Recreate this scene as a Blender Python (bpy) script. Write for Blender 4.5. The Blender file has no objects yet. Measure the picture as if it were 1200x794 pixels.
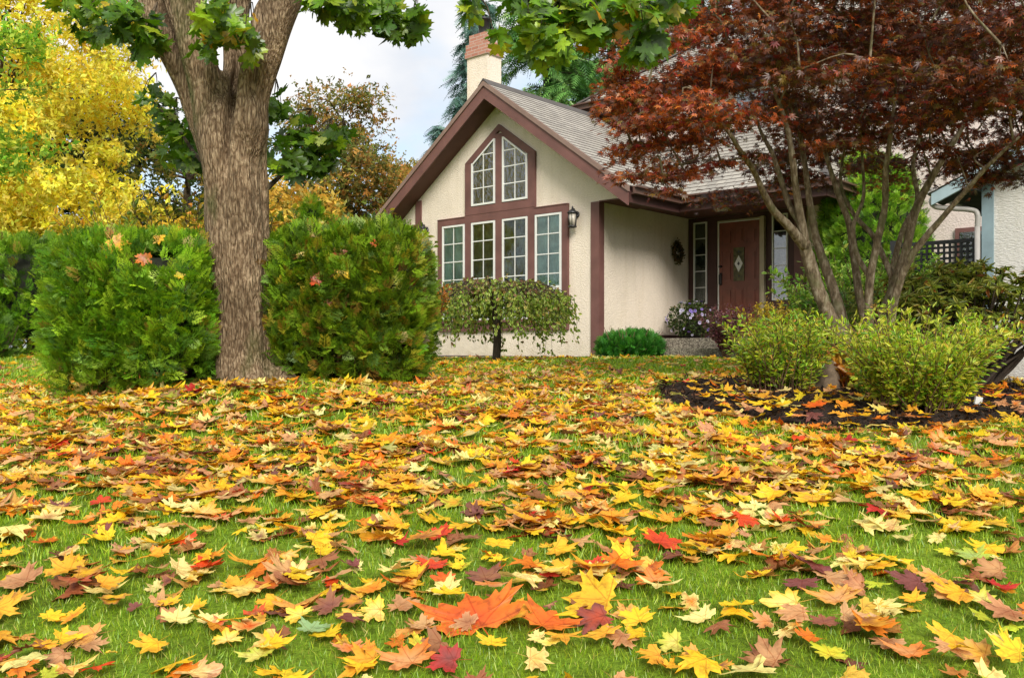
import bpy, math, numpy as np
from mathutils import Vector
rs = np.random.RandomState(7)
PI = math.pi
F, CX, HY = 1069.0, 600.0, 407.0
sc = bpy.context.scene
COL = sc.collection
A = np.array

def at(px, py, Y):
    """real-world point seen at a photo position for a given distance"""
    return A([(px-CX)/F*Y, Y, (HY-py)/F*Y])

# ------------------------------------------------------------------ ground
GC = A([(-9,-6,-1.5),(0,-6,-1.5),(9,-6,-1.5),(-6,0,-1.14),(0,0,-1.14),(6,0,-1.12),(-2,2.35,-.87),(0,2.35,-.86),(2,2.35,-.86),
 (-4,4,-.66),(0,4,-.63),(4,4,-.62),(-5,5.2,-.52),(-2,5.2,-.47),(0,5.2,-.455),(2,5.2,-.46),(5,5.2,-.49),
 (-5,6.8,-.41),(-3,6.8,-.35),(-2,6.8,-.25),(-1.2,6.2,-.30),(-2.2,6.0,-.30),(-3.7,6.4,-.43),(0,6.8,-.33),(2,6.8,-.39),(5,6.8,-.43),(-5,9,-.30),(-2.5,9,-.27),(0,9,-.26),(2.2,9,-.31),(5.5,9,-.42),
 (-6,12,-.19),(-.5,12,-.20),(2.5,12,-.19),(6,12,-.42),(-9,15,-.12),(0,15,-.2),(3,14,-.18),(8,15,-.35),(-11,20,-.12),(0,20,-.18),(9,20,-.25),
 (-20,30,-.12),(0,32,-.15),(20,30,-.2),(-25,5,-.5),(25,5,-.5)], float)
def _U(r2): return np.where(r2 > 0, r2*np.log(np.maximum(r2, 1e-9)), 0)
def _tps():
    n = len(GC); P = GC[:, :2]
    K = _U(((P[:, None]-P[None])**2).sum(2)) + np.eye(n)*.15
    Q = np.hstack([np.ones((n, 1)), P])
    M = np.zeros((n+3, n+3)); M[:n, :n] = K; M[:n, n:] = Q; M[n:, :n] = Q.T
    return np.linalg.solve(M, np.concatenate([GC[:, 2], np.zeros(3)]))
_w = _tps()
def G(x, y):
    x = np.asarray(x, float); y = np.asarray(y, float)
    sh = x.shape; xf = x.ravel(); yf = y.ravel()
    xc = np.clip(xf, -24, 24); yc = np.clip(yf, -6, 31)
    out = np.zeros(len(xc))
    for i in range(0, len(xc), 20000):
        s = slice(i, i+20000)
        d = (xc[s, None]-GC[None, :, 0])**2+(yc[s, None]-GC[None, :, 1])**2
        out[s] = _U(d)@_w[:-3]+_w[-3]+_w[-2]*xc[s]+_w[-1]*yc[s]
    d = np.maximum(np.abs(xf)-24, 0)+np.maximum(yf-31, 0)+np.maximum(-6-yf, 0)
    t = np.clip(d/20, 0, 1)
    return (out*(1-t)-.3*t).reshape(sh)
def gz(x, y): return float(G(A([x]), A([y]))[0])
def gp(px, py):
    """where the ground is seen at a photo position"""
    Ys = np.linspace(1.6, 30, 900); X = (px-CX)/F*Ys; Z = (HY-py)/F*Ys
    h = Z-G(X, Ys); i = np.argmax(h < 0) if (h < 0).any() else len(Ys)-1
    return A([X[i], Ys[i], G(X[i:i+1], Ys[i:i+1])[0]])

# ------------------------------------------------------------------ mesh building
class Geo:
    def __init__(s): s.V=[]; s.T=[]; s.C=[]; s.L=[]; s.n=0
    def add(s, V, T, C=None, L=None):
        V = np.asarray(V, float).reshape(-1, 3); T = np.asarray(T, int).reshape(-1, 3)
        if C is None: C = (1, 1, 1)
        C = np.asarray(C, float)
        if C.ndim == 1: C = np.tile(C, (len(V), 1))
        if L is None: L = V
        s.V.append(V); s.T.append(T+s.n); s.C.append(C); s.L.append(np.asarray(L, float)); s.n += len(V)
        return s
    def box(s, x0, x1, y0, y1, z0, z1, C=None):
        v = [(x, y, z) for x in (x0, x1) for y in (y0, y1) for z in (z0, z1)]
        q = [(0,1,3,2),(4,6,7,5),(0,4,5,1),(2,3,7,6),(0,2,6,4),(1,5,7,3)]
        V = []; T = []
        for f in q:
            b = len(V); V += [v[i] for i in f]; T += [(b, b+1, b+2), (b, b+2, b+3)]
        return s.add(V, T, C)
    def quad(s, a, b, c, d, C=None, L=None): return s.add([a, b, c, d], [(0,1,2),(0,2,3)], C, L)
    def prism(s, poly, y0, y1, C=None):
        """poly of (x,z), extruded along y"""
        n = len(poly); from mathutils.geometry import tessellate_polygon
        t = tessellate_polygon([[Vector((p[0], p[1], 0)) for p in poly]])
        for y in (y0, y1): s.add([(p[0], y, p[1]) for p in poly], t, C)
        for i in range(n):
            a, b = poly[i], poly[(i+1) % n]
            s.quad((a[0],y0,a[1]), (b[0],y0,b[1]), (b[0],y1,b[1]), (a[0],y1,a[1]), C)
        return s
    def bar(s, a, b, w, h, up=(0,0,1), C=None):
        a=A(a,float); b=A(b,float); d=b-a; d/=np.linalg.norm(d); x=np.cross(d,up); x/=np.linalg.norm(x); z=np.cross(x,d)
        v=[p+x*sx*w/2+z*sz*h/2 for p in (a,b) for sx in(-1,1) for sz in(-1,1)]
        T=[]
        V=[]
        for f in [(0,1,3,2),(4,6,7,5),(0,4,5,1),(2,3,7,6),(0,2,6,4),(1,5,7,3)]:
            k=len(V); V+=[v[i] for i in f]; T+=[(k,k+1,k+2),(k,k+2,k+3)]
        return s.add(V,T,C)
    def tube(s, pts, rad, sides=8, C=None, caps=True, rough=0.):
        pts = A(pts, float); n = len(pts); rad = np.broadcast_to(A(rad, float), (n,))
        tan = np.gradient(pts, axis=0); tan /= np.linalg.norm(tan, axis=1)[:, None]+1e-9
        ref = A([.13, .97, .21]) if abs(tan[0][1]) < .8 else A([.97, .1, .2])
        V = []; a = np.arange(sides)*2*PI/sides
        for i in range(n):
            x = np.cross(tan[i], ref); x /= np.linalg.norm(x); y = np.cross(tan[i], x)
            rr = rad[i]*(1+rough*rs.randn(sides))
            V.append(pts[i]+(np.cos(a)*rr)[:, None]*x+(np.sin(a)*rr)[:, None]*y)
            ref = y if False else ref
        V = np.vstack(V); T = []
        for i in range(n-1):
            for k in range(sides):
                p = i*sides+k; q = i*sides+(k+1) % sides
                T += [(p, q, q+sides), (p, q+sides, p+sides)]
        if caps:
            b = len(V); V = np.vstack([V, pts[0], pts[-1]])
            for k in range(sides):
                T += [(b, (k+1) % sides, k), (b+1, (n-1)*sides+k, (n-1)*sides+(k+1) % sides)]
        return s.add(V, T, C)
    def lathe(s, prof, c=(0,0,0), sides=16, C=None):
        """prof of (r,z)"""
        a = np.arange(sides)*2*PI/sides; V = []
        for r, z in prof: V += [(c[0]+r*math.cos(t), c[1]+r*math.sin(t), c[2]+z) for t in a]
        T = []
        for i in range(len(prof)-1):
            for k in range(sides):
                p=i*sides+k; q=i*sides+(k+1)%sides; T += [(p,q,q+sides),(p,q+sides,p+sides)]
        return s.add(V, T, C)
    def obj(s, name, mat, parent=None, smooth=False):
        V = np.vstack(s.V); T = np.vstack(s.T); C = np.vstack(s.C); L = np.vstack(s.L)
        me = bpy.data.meshes.new(name)
        me.vertices.add(len(V)); me.vertices.foreach_set('co', V.astype('f').ravel())
        me.loops.add(T.size); me.loops.foreach_set('vertex_index', T.astype('i').ravel())
        me.polygons.add(len(T)); me.polygons.foreach_set('loop_start', np.arange(len(T), dtype='i')*3)
        if smooth: me.polygons.foreach_set('use_smooth', np.ones(len(T), bool))
        me.update(calc_edges=True)
        ca = me.attributes.new('Col', 'FLOAT_COLOR', 'POINT')
        ca.data.foreach_set('color', np.hstack([C, np.ones((len(C), 1))]).astype('f').ravel())
        la = me.attributes.new('luv', 'FLOAT_VECTOR', 'POINT'); la.data.foreach_set('vector', L.astype('f').ravel())
        me.materials.append(mat)
        o = bpy.data.objects.new(name, me); COL.objects.link(o)
        if parent is not None: o.parent = parent
        return o
def norm(v): return v/(np.linalg.norm(v, axis=-1, keepdims=True)+1e-9)
def basis(d, n):
    y = norm(d); x = norm(np.cross(y, n)); z = np.cross(x, y)
    return np.stack([x, y, z], axis=2)
def scatter(geo, tm, P, M, S, C, C2=None):
    """tm: list of (V,T,L,w); w = per-vertex mix weight to C2"""
    P = A(P); S = A(S); C = A(C)
    if S.ndim == 1: S = np.repeat(S[:, None], 3, 1)
    if C2 is None: C2 = C
    ch = rs.randint(len(tm), size=len(P))
    for k, (V, T, L, w) in enumerate(tm):
        I = np.where(ch == k)[0]
        if not len(I): continue
        X = np.einsum('nij,nvj->nvi', M[I], V[None]*S[I][:, None])+P[I][:, None]
        m = len(V); TT = (T[None]+(np.arange(len(I))*m)[:, None, None]).reshape(-1, 3)
        CC = C[I][:, None]*(1-w[None, :, None])+C2[I][:, None]*w[None, :, None]
        geo.add(X.reshape(-1, 3), TT, CC.reshape(-1, 3), np.tile(L, (len(I), 1)))
def rdir(n): return norm(rs.randn(n, 3))
def srgb(c):
    c = A(c, float)/255.
    return np.where(c <= .04045, c/12.92, ((c+.055)/1.055)**2.4)
def palette(n, cols, w, jit=.12, sat=.06):
    w = A(w, float); i = rs.choice(len(cols), size=n, p=w/w.sum())
    c = A([srgb(k) for k in cols])[i]
    return np.clip(c*(1+jit*rs.randn(n, 1))*(1+sat*rs.randn(n, 3)), .003, .95)
def smooth_path(P, k=5):
    P = A(P, float); Q = np.vstack([2*P[0]-P[1], P, 2*P[-1]-P[-2]]); out = []
    for i in range(1, len(Q)-2):
        for t in np.linspace(0, 1, k, endpoint=False):
            a, b, c, d = Q[i-1:i+3]
            out.append(.5*((2*b)+(-a+c)*t+(2*a-5*b+4*c-d)*t*t+(-a+3*b-3*c+d)*t**3))
    out.append(P[-1]); return A(out)
def interp_r(r, n): return np.interp(np.linspace(0, 1, n), np.linspace(0, 1, len(r)), r)

# ------------------------------------------------------------------ tagging
def tag(o, label, cat, group=None, kind=None):
    if label: o['label'] = label
    if cat: o['category'] = cat
    if group: o['group'] = group
    if kind: o['kind'] = kind
    return o
def empty(name, loc, label, cat, rz=0, group=None):
    o = bpy.data.objects.new(name, None); COL.objects.link(o); o.empty_display_size = .1
    o.location = Vector([float(v) for v in loc]); o.rotation_euler = (0, 0, rz)
    return tag(o, label, cat, group)
class Off(Geo):
    """collects world coordinates, links relative to a parent without rotation"""
    def __init__(s, root): Geo.__init__(s); s.r = A(root.location)
    def obj(s, name, mat, parent=None, smooth=False):
        s.V = [v-s.r for v in s.V]
        return Geo.obj(s, name, mat, parent, smooth)

# ------------------------------------------------------------------ materials
def mat(name): 
    m = bpy.data.materials.new(name); m.use_nodes = True; nt = m.node_tree; nt.nodes.clear()
    out = nt.nodes.new('ShaderNodeOutputMaterial'); return m, nt, out
def N(nt, t, **k):
    n = nt.nodes.new('ShaderNode'+t)
    for a, v in k.items(): setattr(n, a, v)
    return n
def lk(nt, a, b): nt.links.new(a, b)
def math_(nt, op, a, b=None):
    n = N(nt, 'Math', operation=op)
    for i, v in enumerate((a, b)):
        if v is None: continue
        if isinstance(v, (int, float)): n.inputs[i].default_value = v
        else: lk(nt, v, n.inputs[i])
    return n.outputs[0]
def noise(nt, vec, scale, detail=3, rough=.55):
    n = N(nt, 'TexNoise'); n.inputs['Scale'].default_value = scale; n.inputs['Detail'].default_value = detail; n.inputs['Roughness'].default_value = rough
    if vec is not None: lk(nt, vec, n.inputs['Vector'])
    return n.outputs['Fac']
def ramp(nt, fac, stops):
    r = N(nt, 'ValToRGB'); e = r.color_ramp.elements
    while len(e) < len(stops): e.new(.5)
    for i, (p, c) in enumerate(stops): e[i].position = p; e[i].color = (*c, 1) if len(c) == 3 else c
    lk(nt, fac, r.inputs[0]); return r.outputs[0]
def mixc(nt, f, a, b, bt='MIX'):
    m = N(nt, 'Mix', data_type='RGBA', blend_type=bt)
    for s, v in ((m.inputs[0], f), (m.inputs[6], a), (m.inputs[7], b)):
        if isinstance(v, (int, float)): s.default_value = v
        elif isinstance(v, tuple): s.default_value = (*v, 1)
        else: lk(nt, v, s)
    return m.outputs[2]
def bump(nt, h, st, dist=.01):
    b = N(nt, 'Bump'); b.inputs['Strength'].default_value = st; b.inputs['Distance'].default_value = dist
    lk(nt, h, b.inputs['Height']); return b.outputs[0]
def obco(nt, sc_=None):
    t = N(nt, 'TexCoord').outputs['Object']
    if sc_ is None: return t
    m = N(nt, 'Mapping'); m.inputs['Scale'].default_value = sc_; lk(nt, t, m.inputs[0]); return m.outputs[0]
def attr(nt, n, out='Color'): return N(nt, 'Attribute', attribute_name=n).outputs[out]
def principled(nt, out, col, rough=.6, nrm=None, spec=.4, metal=0):
    p = N(nt, 'BsdfPrincipled')
    if isinstance(col, tuple): p.inputs['Base Color'].default_value = (*col, 1)
    else: lk(nt, col, p.inputs['Base Color'])
    if isinstance(rough, (int, float)): p.inputs['Roughness'].default_value = rough
    else: lk(nt, rough, p.inputs['Roughness'])
    p.inputs['Specular IOR Level'].default_value = spec; p.inputs['Metallic'].default_value = metal
    if nrm is not None: lk(nt, nrm, p.inputs['Normal'])
    lk(nt, p.outputs[0], out.inputs[0]); return p
def painted(name, c, rough=.55, nsc=6, amt=.12, bsc=60, bst=.15, spec=.4, metal=0):
    m, nt, out = mat(name); oc = obco(nt)
    f = noise(nt, oc, nsc, 5)
    col = ramp(nt, f, [(.3, tuple(x*(1-amt) for x in c)), (.7, tuple(min(1, x*(1+amt)) for x in c))])
    principled(nt, out, col, rough, bump(nt, noise(nt, oc, bsc, 4), bst, .004), spec, metal); return m
def foliage(name, trans=.35, rough=.5, gloss=.06, veins=False, spots=False):
    m, nt, out = mat(name); c = attr(nt, 'Col')
    if veins or spots:
        l = N(nt, 'Attribute', attribute_name='luv').outputs['Vector']
        sp = noise(nt, obco(nt), 45, 3)
        c = mixc(nt, 1., c, ramp(nt, sp, [(.30, (.60, .52, .45)), (.5, (1, 1, 1)), (.75, (1.08, 1.05, 1.0))]), 'MULTIPLY')
        c = mixc(nt, ramp(nt, noise(nt, obco(nt), 13, 4), [(.57, (0, 0, 0)), (.70, (.6, .6, .6))]), c, mixc(nt, 1., c, (.62, .42, .30), 'MULTIPLY'))
    if veins:
        sx = N(nt, 'SeparateXYZ'); lk(nt, l, sx.inputs[0]); x, y = sx.outputs[0], math_(nt, 'ADD', sx.outputs[1], .12)
        best = None
        for ang in (90, 38, 142, -2, 182):
            dx, dy = math.cos(math.radians(ang)), math.sin(math.radians(ang))
            al = math_(nt, 'ADD', math_(nt, 'MULTIPLY', x, dx), math_(nt, 'MULTIPLY', y, dy))
            pe = math_(nt, 'ABSOLUTE', math_(nt, 'SUBTRACT', math_(nt, 'MULTIPLY', x, dy), math_(nt, 'MULTIPLY', y, dx)))
            d = math_(nt, 'ADD', pe, math_(nt, 'MULTIPLY', math_(nt, 'LESS_THAN', al, 0.), 1.))
            best = d if best is None else math_(nt, 'MINIMUM', best, d)
        v = math_(nt, 'LESS_THAN', best, .016)
        c = mixc(nt, math_(nt, 'MULTIPLY', v, .75), c, mixc(nt, 1., c, (.72, .48, .36), 'MULTIPLY'))
    d = N(nt, 'BsdfDiffuse'); lk(nt, c, d.inputs[0]); t = N(nt, 'BsdfTranslucent'); lk(nt, c, t.inputs[0])
    mx = N(nt, 'MixShader'); mx.inputs[0].default_value = trans; lk(nt, d.outputs[0], mx.inputs[1]); lk(nt, t.outputs[0], mx.inputs[2])
    g = N(nt, 'BsdfGlossy'); g.inputs['Roughness'].default_value = rough; g.inputs[0].default_value = (1, 1, 1, 1)
    m2 = N(nt, 'MixShader'); m2.inputs[0].default_value = gloss; lk(nt, mx.outputs[0], m2.inputs[1]); lk(nt, g.outputs[0], m2.inputs[2])
    lk(nt, m2.outputs[0], out.inputs[0]); return m
def stucco(name, c, sc_=1., rows=False):
    m, nt, out = mat(name); oc = obco(nt)
    f = noise(nt, oc, 1.2, 5)
    f2 = noise(nt, obco(nt, (9, 9, 26) if rows else (14, 14, 22)), 2.4, 4, .6)
    col = ramp(nt, f, [(.3, tuple(x*.93 for x in c)), (.7, tuple(x*1.04 for x in c))])
    col = mixc(nt, .5, col, ramp(nt, f2, [(.35, (.82, .82, .82)), (.62, (1, 1, 1))]), 'MULTIPLY')
    col = mixc(nt, 1., col, ramp(nt, noise(nt, obco(nt, (7, 7, .7)), 1, 3), [(.28, (.93, .92, .89)), (.5, (1, 1, 1))]), 'MULTIPLY')
    z = N(nt, 'SeparateXYZ'); lk(nt, oc, z.inputs[0]); dirt = math_(nt, 'SUBTRACT', .32, z.outputs[2]); dirt = math_(nt, 'MULTIPLY', dirt, math_(nt, 'SUBTRACT', noise(nt, obco(nt, (5, 5, 9)), 1, 5), .25))
    col = mixc(nt, ramp(nt, dirt, [(.02, (0, 0, 0)), (.25, (.45, .45, .45))]), col, (.30, .23, .15))
    principled(nt, out, col, .9, bump(nt, f2, .8, .02), .15); return m
def shingles(name):
    m, nt, out = mat(name); l = N(nt, 'Attribute', attribute_name='luv').outputs['Vector']
    b = N(nt, 'TexBrick'); lk(nt, l, b.inputs['Vector']); b.offset = .37; b.offset_frequency = 2; b.squash = 1
    b.inputs['Scale'].default_value = 1; b.inputs['Brick Width'].default_value = .17; b.inputs['Row Height'].default_value = .135
    b.inputs['Mortar Size'].default_value = .004; b.inputs['Color1'].default_value = (.46, .43, .38, 1); b.inputs['Color2'].default_value = (.33, .31, .28, 1)
    b.inputs['Mortar'].default_value = (.13, .11, .1, 1)
    f = noise(nt, l, 90, 3)
    c = mixc(nt, 1., b.outputs[0], ramp(nt, f, [(.3, (.8, .8, .8)), (.7, (1.1, 1.1, 1.1))]), 'MULTIPLY')
    c = mixc(nt, 1., c, ramp(nt, noise(nt, l, .9, 4), [(.3, (.86, .86, .84)), (.6, (1.05, 1.05, 1.05))]), 'MULTIPLY')
    principled(nt, out, c, .9, bump(nt, f, .3, .004), .2); return m
def glass(name, tint=(.9, .95, .93), refl=.25, ws=2.2, wb=.25):
    m, nt, out = mat(name)
    tr = N(nt, 'BsdfTransparent'); tr.inputs[0].default_value = (*tint, 1)
    g = N(nt, 'BsdfGlossy'); g.inputs['Roughness'].default_value = .02
    lk(nt, bump(nt, noise(nt, obco(nt), ws, 3), wb, .03), g.inputs['Normal'])
    fr = N(nt, 'Fresnel'); fr.inputs[0].default_value = 1.5
    mx = N(nt, 'MixShader'); lk(nt, math_(nt, 'ADD', fr.outputs[0], refl), mx.inputs[0]); lk(nt, tr.outputs[0], mx.inputs[1]); lk(nt, g.outputs[0], mx.inputs[2])
    lk(nt, mx.outputs[0], out.inputs[0]); return m
def bark(name, c1, c2, sc_=(26, 26, 4.2), st=1., dist=.03, moss=True, w=.6):
    m, nt, out = mat(name)
    oc = obco(nt, sc_); wn = N(nt, 'TexNoise'); wn.inputs['Scale'].default_value = .7; lk(nt, oc, wn.inputs['Vector'])
    ad = N(nt, 'VectorMath', operation='ADD'); lk(nt, oc, ad.inputs[0])
    sc2 = N(nt, 'VectorMath', operation='SCALE'); lk(nt, wn.outputs['Color'], sc2.inputs[0]); sc2.inputs['Scale'].default_value = 1.3; lk(nt, sc2.outputs[0], ad.inputs[1])
    v = N(nt, 'TexVoronoi', feature='DISTANCE_TO_EDGE'); lk(nt, ad.outputs[0], v.inputs['Vector']); v.inputs['Scale'].default_value = 1.
    h = v.outputs['Distance']; fn = noise(nt, oc, 3, 4)
    rn = noise(nt, obco(nt, (sc_[0]*1.5, sc_[1]*1.5, sc_[2]*.62)), 1.0, 2, .5); rg_ = math_(nt, 'SUBTRACT', 1., math_(nt, 'MULTIPLY', math_(nt, 'ABSOLUTE', math_(nt, 'SUBTRACT', rn, .5)), 7.))
    hh = math_(nt, 'ADD', math_(nt, 'ADD', math_(nt, 'MULTIPLY', math_(nt, 'MINIMUM', h, .35), 1.25), math_(nt, 'MULTIPLY', math_(nt, 'MAXIMUM', rg_, 0.), .30)), math_(nt, 'MULTIPLY', fn, w*.8))
    c = ramp(nt, hh, [(.18, tuple(x*.40 for x in c1)), (.45, c1), (.85, c2)])
    ob = obco(nt)
    c = mixc(nt, 1., c, ramp(nt, noise(nt, ob, 2.3, 4), [(.3, (.62, .60, .56)), (.6, (1.1, 1.08, 1.05))]), 'MULTIPLY')
    c = mixc(nt, ramp(nt, noise(nt, ob, 9, 5), [(.60, (0, 0, 0)), (.72, (.55, .55, .55))]), c, tuple(min(1, x*1.7) for x in c2))
    if moss:
        c = mixc(nt, ramp(nt, noise(nt, obco(nt, (1.6, 1.6, .7)), 2.1, 4), [(.56, (0, 0, 0)), (.70, (.75, .75, .75))]), c, (.045, .07, .012))
    principled(nt, out, c, .9, bump(nt, hh, st, dist), .2); return m

M = {}
M['cream'] = stucco('cream_stucco', (.92, .80, .67))
M['pinkcream'] = stucco('pale_stucco', (.84, .72, .66))
M['white_stucco'] = stucco('white_stucco', (.80, .78, .74), rows=True)
M['trim'] = painted('mauve_brown_trim', (.175, .08, .07), .6, nsc=3, amt=.2)
M['dtrim'] = painted('dark_brown_trim', (.075, .032, .028), .6)
M['soffit'] = painted('soffit_brown', (.12, .05, .04), .7)
M['gutter'] = painted('brown_gutter', (.12, .065, .05), .4)
M['white'] = painted('white_frame', (.80, .80, .77), .4, amt=.03)
M['door'] = painted('red_brown_door', (.20, .055, .032), .38, amt=.2, spec=.5)
M['post'] = painted('tan_post', (.50, .42, .29), .5)
M['black'] = painted('black_metal', (.02, .02, .022), .4, spec=.6)
M['blue'] = painted('blue_grey_trim', (.27, .37, .42), .6)
M['lblue'] = painted('pale_blue_fascia', (.42, .55, .60), .55)
M['greypipe'] = painted('grey_pipe', (.42, .40, .38), .45)
M['shingle'] = shingles('roof_shingles')
M['ridge'] = painted('ridge_cap', (.10, .09, .085), .9, bsc=120, bst=.6)
M['glass'] = glass('window_glass', refl=.03)
M['glass_up'] = glass('upper_glass', (.75, .8, .85), refl=.16, ws=14, wb=.55)
M['glass_side'] = glass('sidelight_glass', (.8, .85, .85), refl=.12)
M['curtain'] = painted('pale_curtain', (.56, .70, .67), .9, nsc=4, amt=.3)
M['sheer'] = painted('grey_green_curtain', (.17, .19, .12), .9, nsc=5, amt=.7)
M['dark'] = painted('dark_room', (.035, .04, .035), .9, nsc=4, amt=.5)
M['lampglass'] = painted('seeded_lamp_glass', (.55, .5, .42), .25, amt=.3)
M['brick'] = None
def _brick():
    m, nt, out = mat('chimney_brick'); oc = obco(nt)
    mp = N(nt, 'Mapping'); mp.inputs['Rotation'].default_value = (PI/2, 0, 0); lk(nt, oc, mp.inputs[0])
    b = N(nt, 'TexBrick'); lk(nt, mp.outputs[0], b.inputs['Vector']); b.inputs['Scale'].default_value = 1
    b.inputs['Brick Width'].default_value = .2; b.inputs['Row Height'].default_value = .07; b.inputs['Mortar Size'].default_value = .006
    b.inputs['Color1'].default_value = (.42, .17, .12, 1); b.inputs['Color2'].default_value = (.52, .26, .19, 1); b.inputs['Mortar'].default_value = (.5, .42, .36, 1)
    principled(nt, out, b.outputs[0], .9, bump(nt, noise(nt, oc, 40), .4, .01)); return m
M['brick'] = _brick()
def _aggregate(name, c1, c2, c3):
    m, nt, out = mat(name); oc = obco(nt); v = N(nt, 'TexVoronoi'); v.inputs['Scale'].default_value = 70; lk(nt, oc, v.inputs['Vector'])
    s = N(nt, 'SeparateColor'); lk(nt, v.outputs['Color'], s.inputs[0])
    c = ramp(nt, s.outputs[0], [(0, c1), (.5, c2), (1, c3)])
    c = mixc(nt, 1., c, ramp(nt, noise(nt, oc, 2, 4), [(.3, (.7, .7, .66)), (.65, (1, 1, 1))]), 'MULTIPLY')
    principled(nt, out, c, .85, bump(nt, v.outputs['Distance'], .5, .006)); return m
M['aggregate'] = _aggregate('aggregate_concrete', (.07, .06, .05), (.20, .17, .13), (.42, .38, .30))
M['concrete'] = _aggregate('grey_path', (.13, .12, .11), (.17, .16, .15), (.22, .21, .2))
M['rock'] = painted('boulder', (.20, .145, .10), .9, nsc=9, amt=.6, bsc=18, bst=.9)
M['bark_big'] = bark('maple_bark', (.18, .12, .072), (.41, .31, .205), (42, 42, 11), st=1.0, dist=.02)
def _jb():
    m, nt, out = mat('japanese_maple_bark'); f = noise(nt, obco(nt, (1, 1, .35)), 34, 5, .65)
    c = ramp(nt, f, [(.32, (.07, .05, .03)), (.5, (.20, .15, .095)), (.66, (.40, .34, .25))])
    c = mixc(nt, ramp(nt, noise(nt, obco(nt), 7, 4), [(.52, (0, 0, 0)), (.66, (.6, .6, .6))]), c, (.12, .13, .05))
    principled(nt, out, c, .85, bump(nt, f, .6, .01), .25); return m
M['bark_jap'] = _jb()
M['bark'] = bark('tree_bark', (.05, .038, .026), (.13, .10, .07), (9, 9, 3), st=.6, moss=False)
M['darkwood'] = painted('dark_stems', (.05, .035, .024), .85, nsc=20, amt=.4)
M['twig'] = painted('brown_twigs', (.16, .09, .05), .8, nsc=20, amt=.4)
M['leaf'] = foliage('leaf_green', .38, .42, .05, spots=True)
M['frond'] = foliage('cedar_frond', .25, .5, .03)
M['fallen'] = foliage('fallen_maple_leaf', .22, .45, .035, veins=True)
M['far'] = foliage('far_leaves', .42, .6, .02)
M['needle'] = foliage('needles', .12, .5, .03)
M['flower'] = foliage('petals', .3, .6, .02)
M['grass'] = foliage('grass_blade', .32, .45, .04)
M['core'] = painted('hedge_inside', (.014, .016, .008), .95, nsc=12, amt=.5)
def _lawn():
    m, nt, out = mat('lawn_soil'); oc = obco(nt)
    c = ramp(nt, noise(nt, oc, 2.2, 6), [(.32, (.10, .15, .014)), (.5, (.15, .24, .02)), (.68, (.20, .29, .028))])
    c = mixc(nt, 1., c, ramp(nt, noise(nt, obco(nt, (1, .6, 1)), 60, 4), [(.3, (.55, .55, .5)), (.65, (1.15, 1.15, 1.1))]), 'MULTIPLY')
    principled(nt, out, c, .95, bump(nt, noise(nt, oc, 60, 4), .7, .03), .1); return m
M['lawn'] = _lawn()
def _mulch():
    m, nt, out = mat('bark_mulch'); oc = obco(nt)
    c = ramp(nt, noise(nt, oc, 45, 4), [(.3, (.012, .008, .006)), (.55, (.042, .026, .018)), (.75, (.09, .055, .038))])
    principled(nt, out, c, .9, bump(nt, noise(nt, oc, 50, 5), 1., .05), .25); return m
M['mulch'] = _mulch()

# ------------------------------------------------------------------ leaf templates (tip along +y, face +z)
def _maple_outline():
    h = [(0,1.0),(.06,.80),(.17,.74),(.19,.64),(.20,.48),(.36,.58),(.47,.64),(.54,.58),(.78,.66),(.68,.48),(.80,.35),(.60,.28),(.52,.14),
         (.66,.10),(.84,-.04),(.66,-.12),(.60,-.27),(.38,-.20),(.22,-.29),(.05,-.16)]
    return A(h+[(-x, y) for x, y in h[::-1][:-1]])
def maple_tmpl(seed, ring=True, curl=.75, stem=True):
    r = np.random.RandomState(seed); O = _maple_outline().copy(); O *= (1+.075*r.randn(len(O), 1)); ta = np.arctan2(O[:,1]-.1, O[:,0]); O *= (1+r.uniform(.02,.16)*np.cos(r.randint(1,4)*ta+r.rand()*6.3))[:,None]; O[:,0] *= r.uniform(.82,1.12)
    n = len(O); c0 = A([0, .1])
    rings = [O, c0+(O-c0)*.52] if ring else [O]
    P = np.vstack(rings+[c0[None]]); w = np.concatenate([np.ones(n)]+([np.full(n, .45)] if ring else [])+[[0.]])
    T = [];
    if ring:
        for i in range(n):
            j = (i+1) % n; T += [(i, i+n, j+n), (i, j+n, j), (i+n, 2*n, j+n)]
    else: T = [(i, n, (i+1) % n) for i in range(n)]
    x, y = P[:, 0], P[:, 1]-.1; rr = np.hypot(x, y); th = np.arctan2(y, x)
    a, b, c, ph, ph2 = r.uniform(-.15, .55)*curl, r.uniform(-.25, .5)*curl, r.uniform(.05, .38)*curl, r.uniform(0, 6.3), r.uniform(0, 6.3)
    z = a*x*x+b*y*y*np.sign(r.uniform(-1, 1.4))+c*rr**2*np.cos(2*th+ph)+.10*curl*rr**2*np.sin(5*th+ph2)
    z += np.where(rr > .7, r.uniform(-.5, .9)*curl*(rr-.7), 0)
    z -= .05*np.cos(5*(th-PI/2)*1.)*rr*curl
    V = np.column_stack([x, y, z]); L = np.column_stack([P, np.zeros(len(P))])
    if stem:
        k = len(V); s = r.uniform(-.25, .25); q = r.uniform(-.1, .25)
        st = [(-.012,-.22,0),(.012,-.22,0),(s*.5+.01,-.6,q*.6),(s*.5-.01,-.6,q*.6),(s,-.95,q)]
        V = np.vstack([V, st]); T += [(k,k+1,k+2),(k,k+2,k+3),(k+3,k+2,k+4)]
        L = np.vstack([L, [(0,.5,0)]*5]); w = np.concatenate([w, [.9]*5])
    return V, A(T), L, w
TM_NEAR = [maple_tmpl(i) for i in range(34)]
TM_FAR = [maple_tmpl(50+i, ring=False, stem=False) for i in range(24)]
TM_TREE = [maple_tmpl(80+i, ring=False, curl=.5, stem=False) for i in range(6)]
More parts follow.
